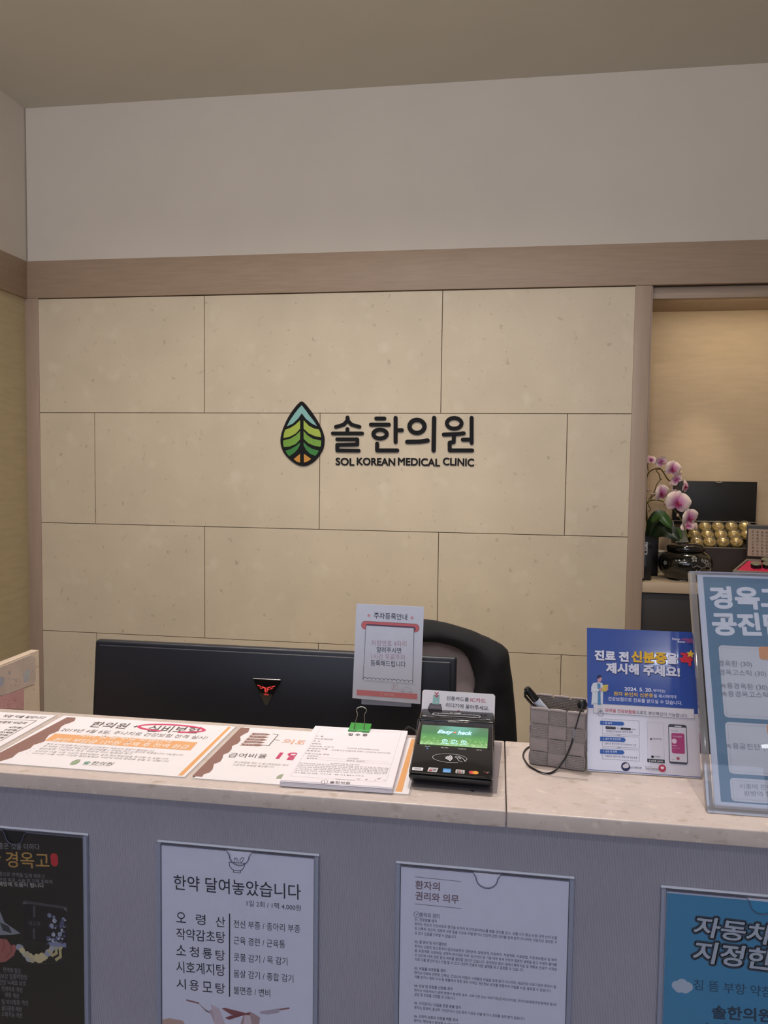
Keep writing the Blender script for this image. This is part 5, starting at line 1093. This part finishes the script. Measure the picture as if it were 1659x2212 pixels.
mbp = MB()
for k in range(7): 
    an = -math.pi/2+(k-3)*.13; an2 = an+.09; r = .0239; mbp.add([(r*math.cos(an), r*math.sin(an), .009), (r*math.cos(an2), r*math.sin(an2), .009), (r*math.cos(an2), r*math.sin(an2), .0115), (r*math.cos(an), r*math.sin(an), .0115)], [(0, 1, 2, 3)])
mbp.build('label_band', mat('pink_label', 'c0566a', .5, .1, 200), j0, smooth=0)
first = True
for lb, X, Y in (('front left', 1275, 1170), ('front right', 1502, 1200), ('back left', 1372, 1080), ('back right', 1600, 1100)):
    u, v = tr.uv(X, Y); P = tr.O+tr.U*u+tr.V*v; o = j0 if first else copy_tree(j0); first = False
    zz = tr.N; rot = Vector((0, 0, 1)).rotation_difference(Vector(zz)).to_matrix().to_4x4()
    o.matrix_world = Matrix.Translation(Vector(P-zz*.012)) @ rot
    o['label'] = 'black pill jar with grey lid, %s of those visible in the pink tray' % lb
# orchid
OY = .245
def po(X, Y, y=OY): return ony(1380+X/10.37, 960+Y/10.37, y)
pb = ony(1401, 1200, .42); t = thing('orchid', (pb[0]+.035, .42, SZ), 'pink and white moth orchid spray rising behind the black boxes', 'orchid')
MB().lathe([(.0005, .001), (.04, .001), (.055, .10), (.06, .11), (.052, .11), (.050, .10), (.0005, .098)], (pb[0]+.035, .42, SZ), 24).build('pot', mat('white_pot', 'cfcac0', .3), t, smooth=40)
m_stem = mat('brown_green_stem', '5e4a22', .5, .2, 30); m_gstem = mat('olive_stem', '6b6a28', .5, .2, 30)
def stem(P, r, m, y=OY): MB().tube([tuple(p) for p in smoothloop([po(X, Y, y+dy) for X, Y, dy in P], 4, False)], r, 7).build('stem', m, t, smooth=60)
stem([(215, 1950, .05), (190, 1700, .04), (165, 1400, .02), (160, 1200, 0), (158, 950, 0), (180, 730, 0), (250, 600, 0), (380, 545, 0), (480, 545, 0), (560, 640, 0), (640, 770, 0), (740, 860, .01), (850, 960, .02), (905, 1080, .02), (990, 1180, .02), (1060, 1220, .02)], .0036, m_stem)
stem([(165, 1330, 0), (240, 1265, -.01), (330, 1250, -.02), (420, 1250, -.02), (560, 1290, -.01), (780, 1460, 0), (900, 1620, 0), (990, 1760, -.01), (1050, 1950, -.03), (1095, 2060, -.03)], .0032, m_gstem)
stem([(475, 550, 0), (390, 590, -.01), (450, 660, -.01), (480, 780, 0), (515, 765, 0)], .0026, m_stem); stem([(490, 790, 0), (400, 900, 0), (345, 1060, 0), (215, 1245, 0)], .0022, m_stem); stem([(190, 1300, 0), (220, 1370, 0), (265, 1460, 0), (210, 1500, 0)], .0022, m_stem)
stem([(275, 1250, 0), (290, 1180, 0), (400, 1110, -.01)], .0022, m_stem); stem([(210, 590, 0), (195, 460, -.01), (240, 360, -.02)], .0020, m_stem); stem([(560, 610, 0), (610, 600, -.01)], .0018, m_stem)
stem([(230, 1940, .07), (180, 1750, .06), (150, 1600, .05), (140, 1500, .05)], .003, m_gstem)
def petal_mat():
    m = bpy.data.materials.new('orchid_petal'); m.use_nodes = True; nt = m.node_tree; N, L = nt.nodes, nt.links; b = N['Principled BSDF']; b.inputs['Roughness'].default_value = .55
    b.inputs['Subsurface Weight'].default_value = .0
    tc = N.new('ShaderNodeTexCoord'); ln = N.new('ShaderNodeVectorMath'); ln.operation = 'LENGTH'; L.new(tc.outputs['Object'], ln.inputs[0])
    nz = N.new('ShaderNodeTexNoise'); nz.inputs['Scale'].default_value = 7; L.new(tc.outputs['Object'], nz.inputs['Vector'])
    ad = N.new('ShaderNodeMath'); ad.operation = 'MULTIPLY_ADD'; ad.inputs[1].default_value = .22; L.new(nz.outputs[0], ad.inputs[0]); L.new(ln.outputs['Value'], ad.inputs[2])
    r = N.new('ShaderNodeValToRGB'); L.new(ad.outputs[0], r.inputs[0]); e = r.color_ramp.elements
    e[0].position = .22; e[0].color = hexc('a8447c')+(1,); e[1].position = 1.0; e[1].color = hexc('ecd6cc')+(1,)
    q = e.new(.50); q.color = hexc('cc86ac')+(1,); q = e.new(.80); q.color = hexc('e6c2c6')+(1,)
    L.new(r.outputs[0], b.inputs['Base Color']); return m
m_pet = petal_mat(); m_lip = mat('magenta_lip', '8e1450', .5, .2, 8); m_yel = mat('yellow_column', 'd9a53a', .5, .1, 20)
def petal_mb(mb, ang, Ln, Wd, cup, lift, n=7, m=5):
    vs = []
    for i in range(n+1):
        s_ = i/n; w = Wd*math.sin(math.pi*(.02+.96*s_)**.80)**.55*.5+.008*(1-s_)
        for j in range(m+1):
            q = 2*j/m-1; x = s_*Ln; y = w*q; z = lift*math.sin(s_*math.pi*.6)-cup*(s_**2)+.10*w*math.cos(q*3.1)*0-.35*w*q*q+.015*math.sin(9*s_+5*q)
            vs.append((x*math.cos(ang)-y*math.sin(ang), -z, x*math.sin(ang)+y*math.cos(ang)))
    mb.add(vs, [(i*(m+1)+j, i*(m+1)+j+1, (i+1)*(m+1)+j+1, (i+1)*(m+1)+j) for i in range(n) for j in range(m)])
D_ = math.radians
def make_flower(loc, r, yaw, pitch, roll, shared=[None]):
    if shared[0] is None:
        mb = MB(); petal_mb(mb, D_(90), .95, .72, .12, .10); petal_mb(mb, D_(222), .90, .62, .12, .10); petal_mb(mb, D_(318), .90, .62, .12, .10)
        me1 = mb; mb2 = MB(); petal_mb(mb2, D_(14), 1.05, 1.45, .06, .26, 8, 9); petal_mb(mb2, D_(166), 1.05, 1.45, .06, .26, 8, 9)
        mb2.v = [(x, y-.03, z) for x, y, z in mb2.v]
        for k, f in enumerate(mb2.f): pass
        b = len(mb.v); mb.v += mb2.v; mb.f += [tuple(b+i for i in f) for f in mb2.f]; mb.m += mb2.m
        lip = MB(); petal_mb(lip, D_(270), .42, .34, -.2, .05, 5, 4); petal_mb(lip, D_(215), .26, .2, -.3, .06, 4, 3); petal_mb(lip, D_(325), .26, .2, -.3, .06, 4, 3)
        lip.v = [(x, y-.12, z) for x, y, z in lip.v]; lip.lathe([(.001, -.06), (.05, -.04), (.06, .02), (.03, .06), (.001, .07)], (0, -.16, .02), 8)
        yl = MB().lathe([(.001, -.03), (.035, -.01), (.035, .01), (.001, .03)], (0, -.22, -.05), 8)
        f = mb.build('flower', m_pet, t, org=ORG[t.name], smooth=180); shared[0] = f; shared.append((me1, lip, yl))
        # rebuild data in local space
        for me_, src in ((f.data, mb),): me_.vertices.foreach_set('co', [c for v in src.v for c in v]); me_.update()
        def sub(src, nm, m): 
            me = bpy.data.meshes.new(nm); me.from_pydata(src.v, [], src.f); me.materials.append(m); me.polygons.foreach_set('use_smooth', [True]*len(me.polygons)); o = bpy.data.objects.new(nm, me); COL.objects.link(o); o.parent = f; return o
        sub(lip, 'lip', m_lip); sub(yl, 'column', m_yel)
    else:
        f = copy_tree(shared[0], t)
    f.location = tuple(np.array(loc)-ORG[t.name]); f.rotation_euler = (D_(pitch), D_(roll), D_(yaw)); f.scale = (r, r, r); return f
k_r = 1/10.37*4.02/F0
for X, Y, R1, dy, yw, pt, rl in ((262, 345, 125, -.03, 25, -35, 0), (500, 400, 130, -.01, 150, -20, 25), (745, 545, 190, -.04, 28, 5, 8), (850, 790, 140, -.01, 200, -10, 40), (1020, 945, 165, -.03, 62, 0, 10), (790, 1110, 110, .02, 160, 10, 20),
                                (490, 1095, 205, -.05, 40, 5, -10), (860, 1300, 265, -.06, 12, 0, 12), (1120, 1640, 210, -.05, 30, 10, -12), (1090, 1830, 150, -.02, 150, 30, 10)):
    make_flower(po(X, Y, OY+dy), R1*k_r, yw, pt, rl)
m_bud = mat('pale_bud', 'dcb8a8', .5, .15, 10)
for X, Y, w_, h_, dy in ((940, 635, 26, 42, -.01), (205, 1020, 60, 34, 0), (300, 1110, 70, 22, -.01), (590, 1310, 38, 50, -.02), (870, 1590, 34, 40, 0), (1275, 1840, 40, 85, -.02), (700, 900, 30, 70, 0), (560, 420, 45, 22, -.01)):
    c = po(X, Y, OY+dy); MB().lathe([(.0005, -h_*k_r), (w_*k_r*.8, -h_*k_r*.5), (w_*k_r, 0), (w_*k_r*.7, h_*k_r*.6), (.0005, h_*k_r)], tuple(c), 10).build('bud', m_bud, t, smooth=80)
for X, Y in ((1038, 1195), (1100, 2060)): 
    c = po(X, Y, OY-.02); MB().lathe([(.0005, -.007), (.006, -.004), (.0085, 0), (.006, .005), (.0005, .0075)], tuple(c), 12).build('bud', mat('green_gold_bud', 'a8963c', .4, .2, 20), t, smooth=80)
def leafp(P, W_, m, nm='leaf'):
    C_ = smoothloop([po(*p) for p in P], 4, False); n = len(C_); vs = []; M_ = 6
    for i, c in enumerate(C_):
        s_ = i/(n-1); tan = C_[min(i+1, n-1)]-C_[max(i-1, 0)]; tan /= np.linalg.norm(tan); sd = np.cross(tan, [0, -1, .25]); sd /= np.linalg.norm(sd); w = W_*math.sin(math.pi*(.08+.9*s_))**.7
        for j in range(M_+1):
            q = 2*j/M_-1; vs.append(c+sd*w*q+np.array([0, -.012*(1-abs(q)), .25*w*abs(q)]))
    MB().add(vs, [(i*(M_+1)+j, i*(M_+1)+j+1, (i+1)*(M_+1)+j+1, (i+1)*(M_+1)+j) for i in range(n-1) for j in range(M_)]).build(nm, m, t, smooth=180)
m_lf = mat('dark_leaf', '142610', .35, .35, 6, .1, 20); m_lf2 = mat('mid_leaf', '2c4c1a', .35, .3, 6, .1, 20)
leafp([(230, 2050, .06), (330, 1800, .03), (480, 1620, .0), (620, 1700, -.03)], .032, m_lf); leafp([(300, 1750, .0), (480, 1620, -.03), (620, 1750, -.05), (720, 1880, -.06)], .024, m_lf2)
leafp([(300, 2050, .05), (520, 1950, .01), (720, 2010, -.02), (900, 2160, -.04)], .036, m_lf); leafp([(520, 2020, .02), (700, 1960, .0), (860, 1990, -.0), (960, 2120, -.02)], .020, m_lf2)
bpy.data.objects.remove(_to)
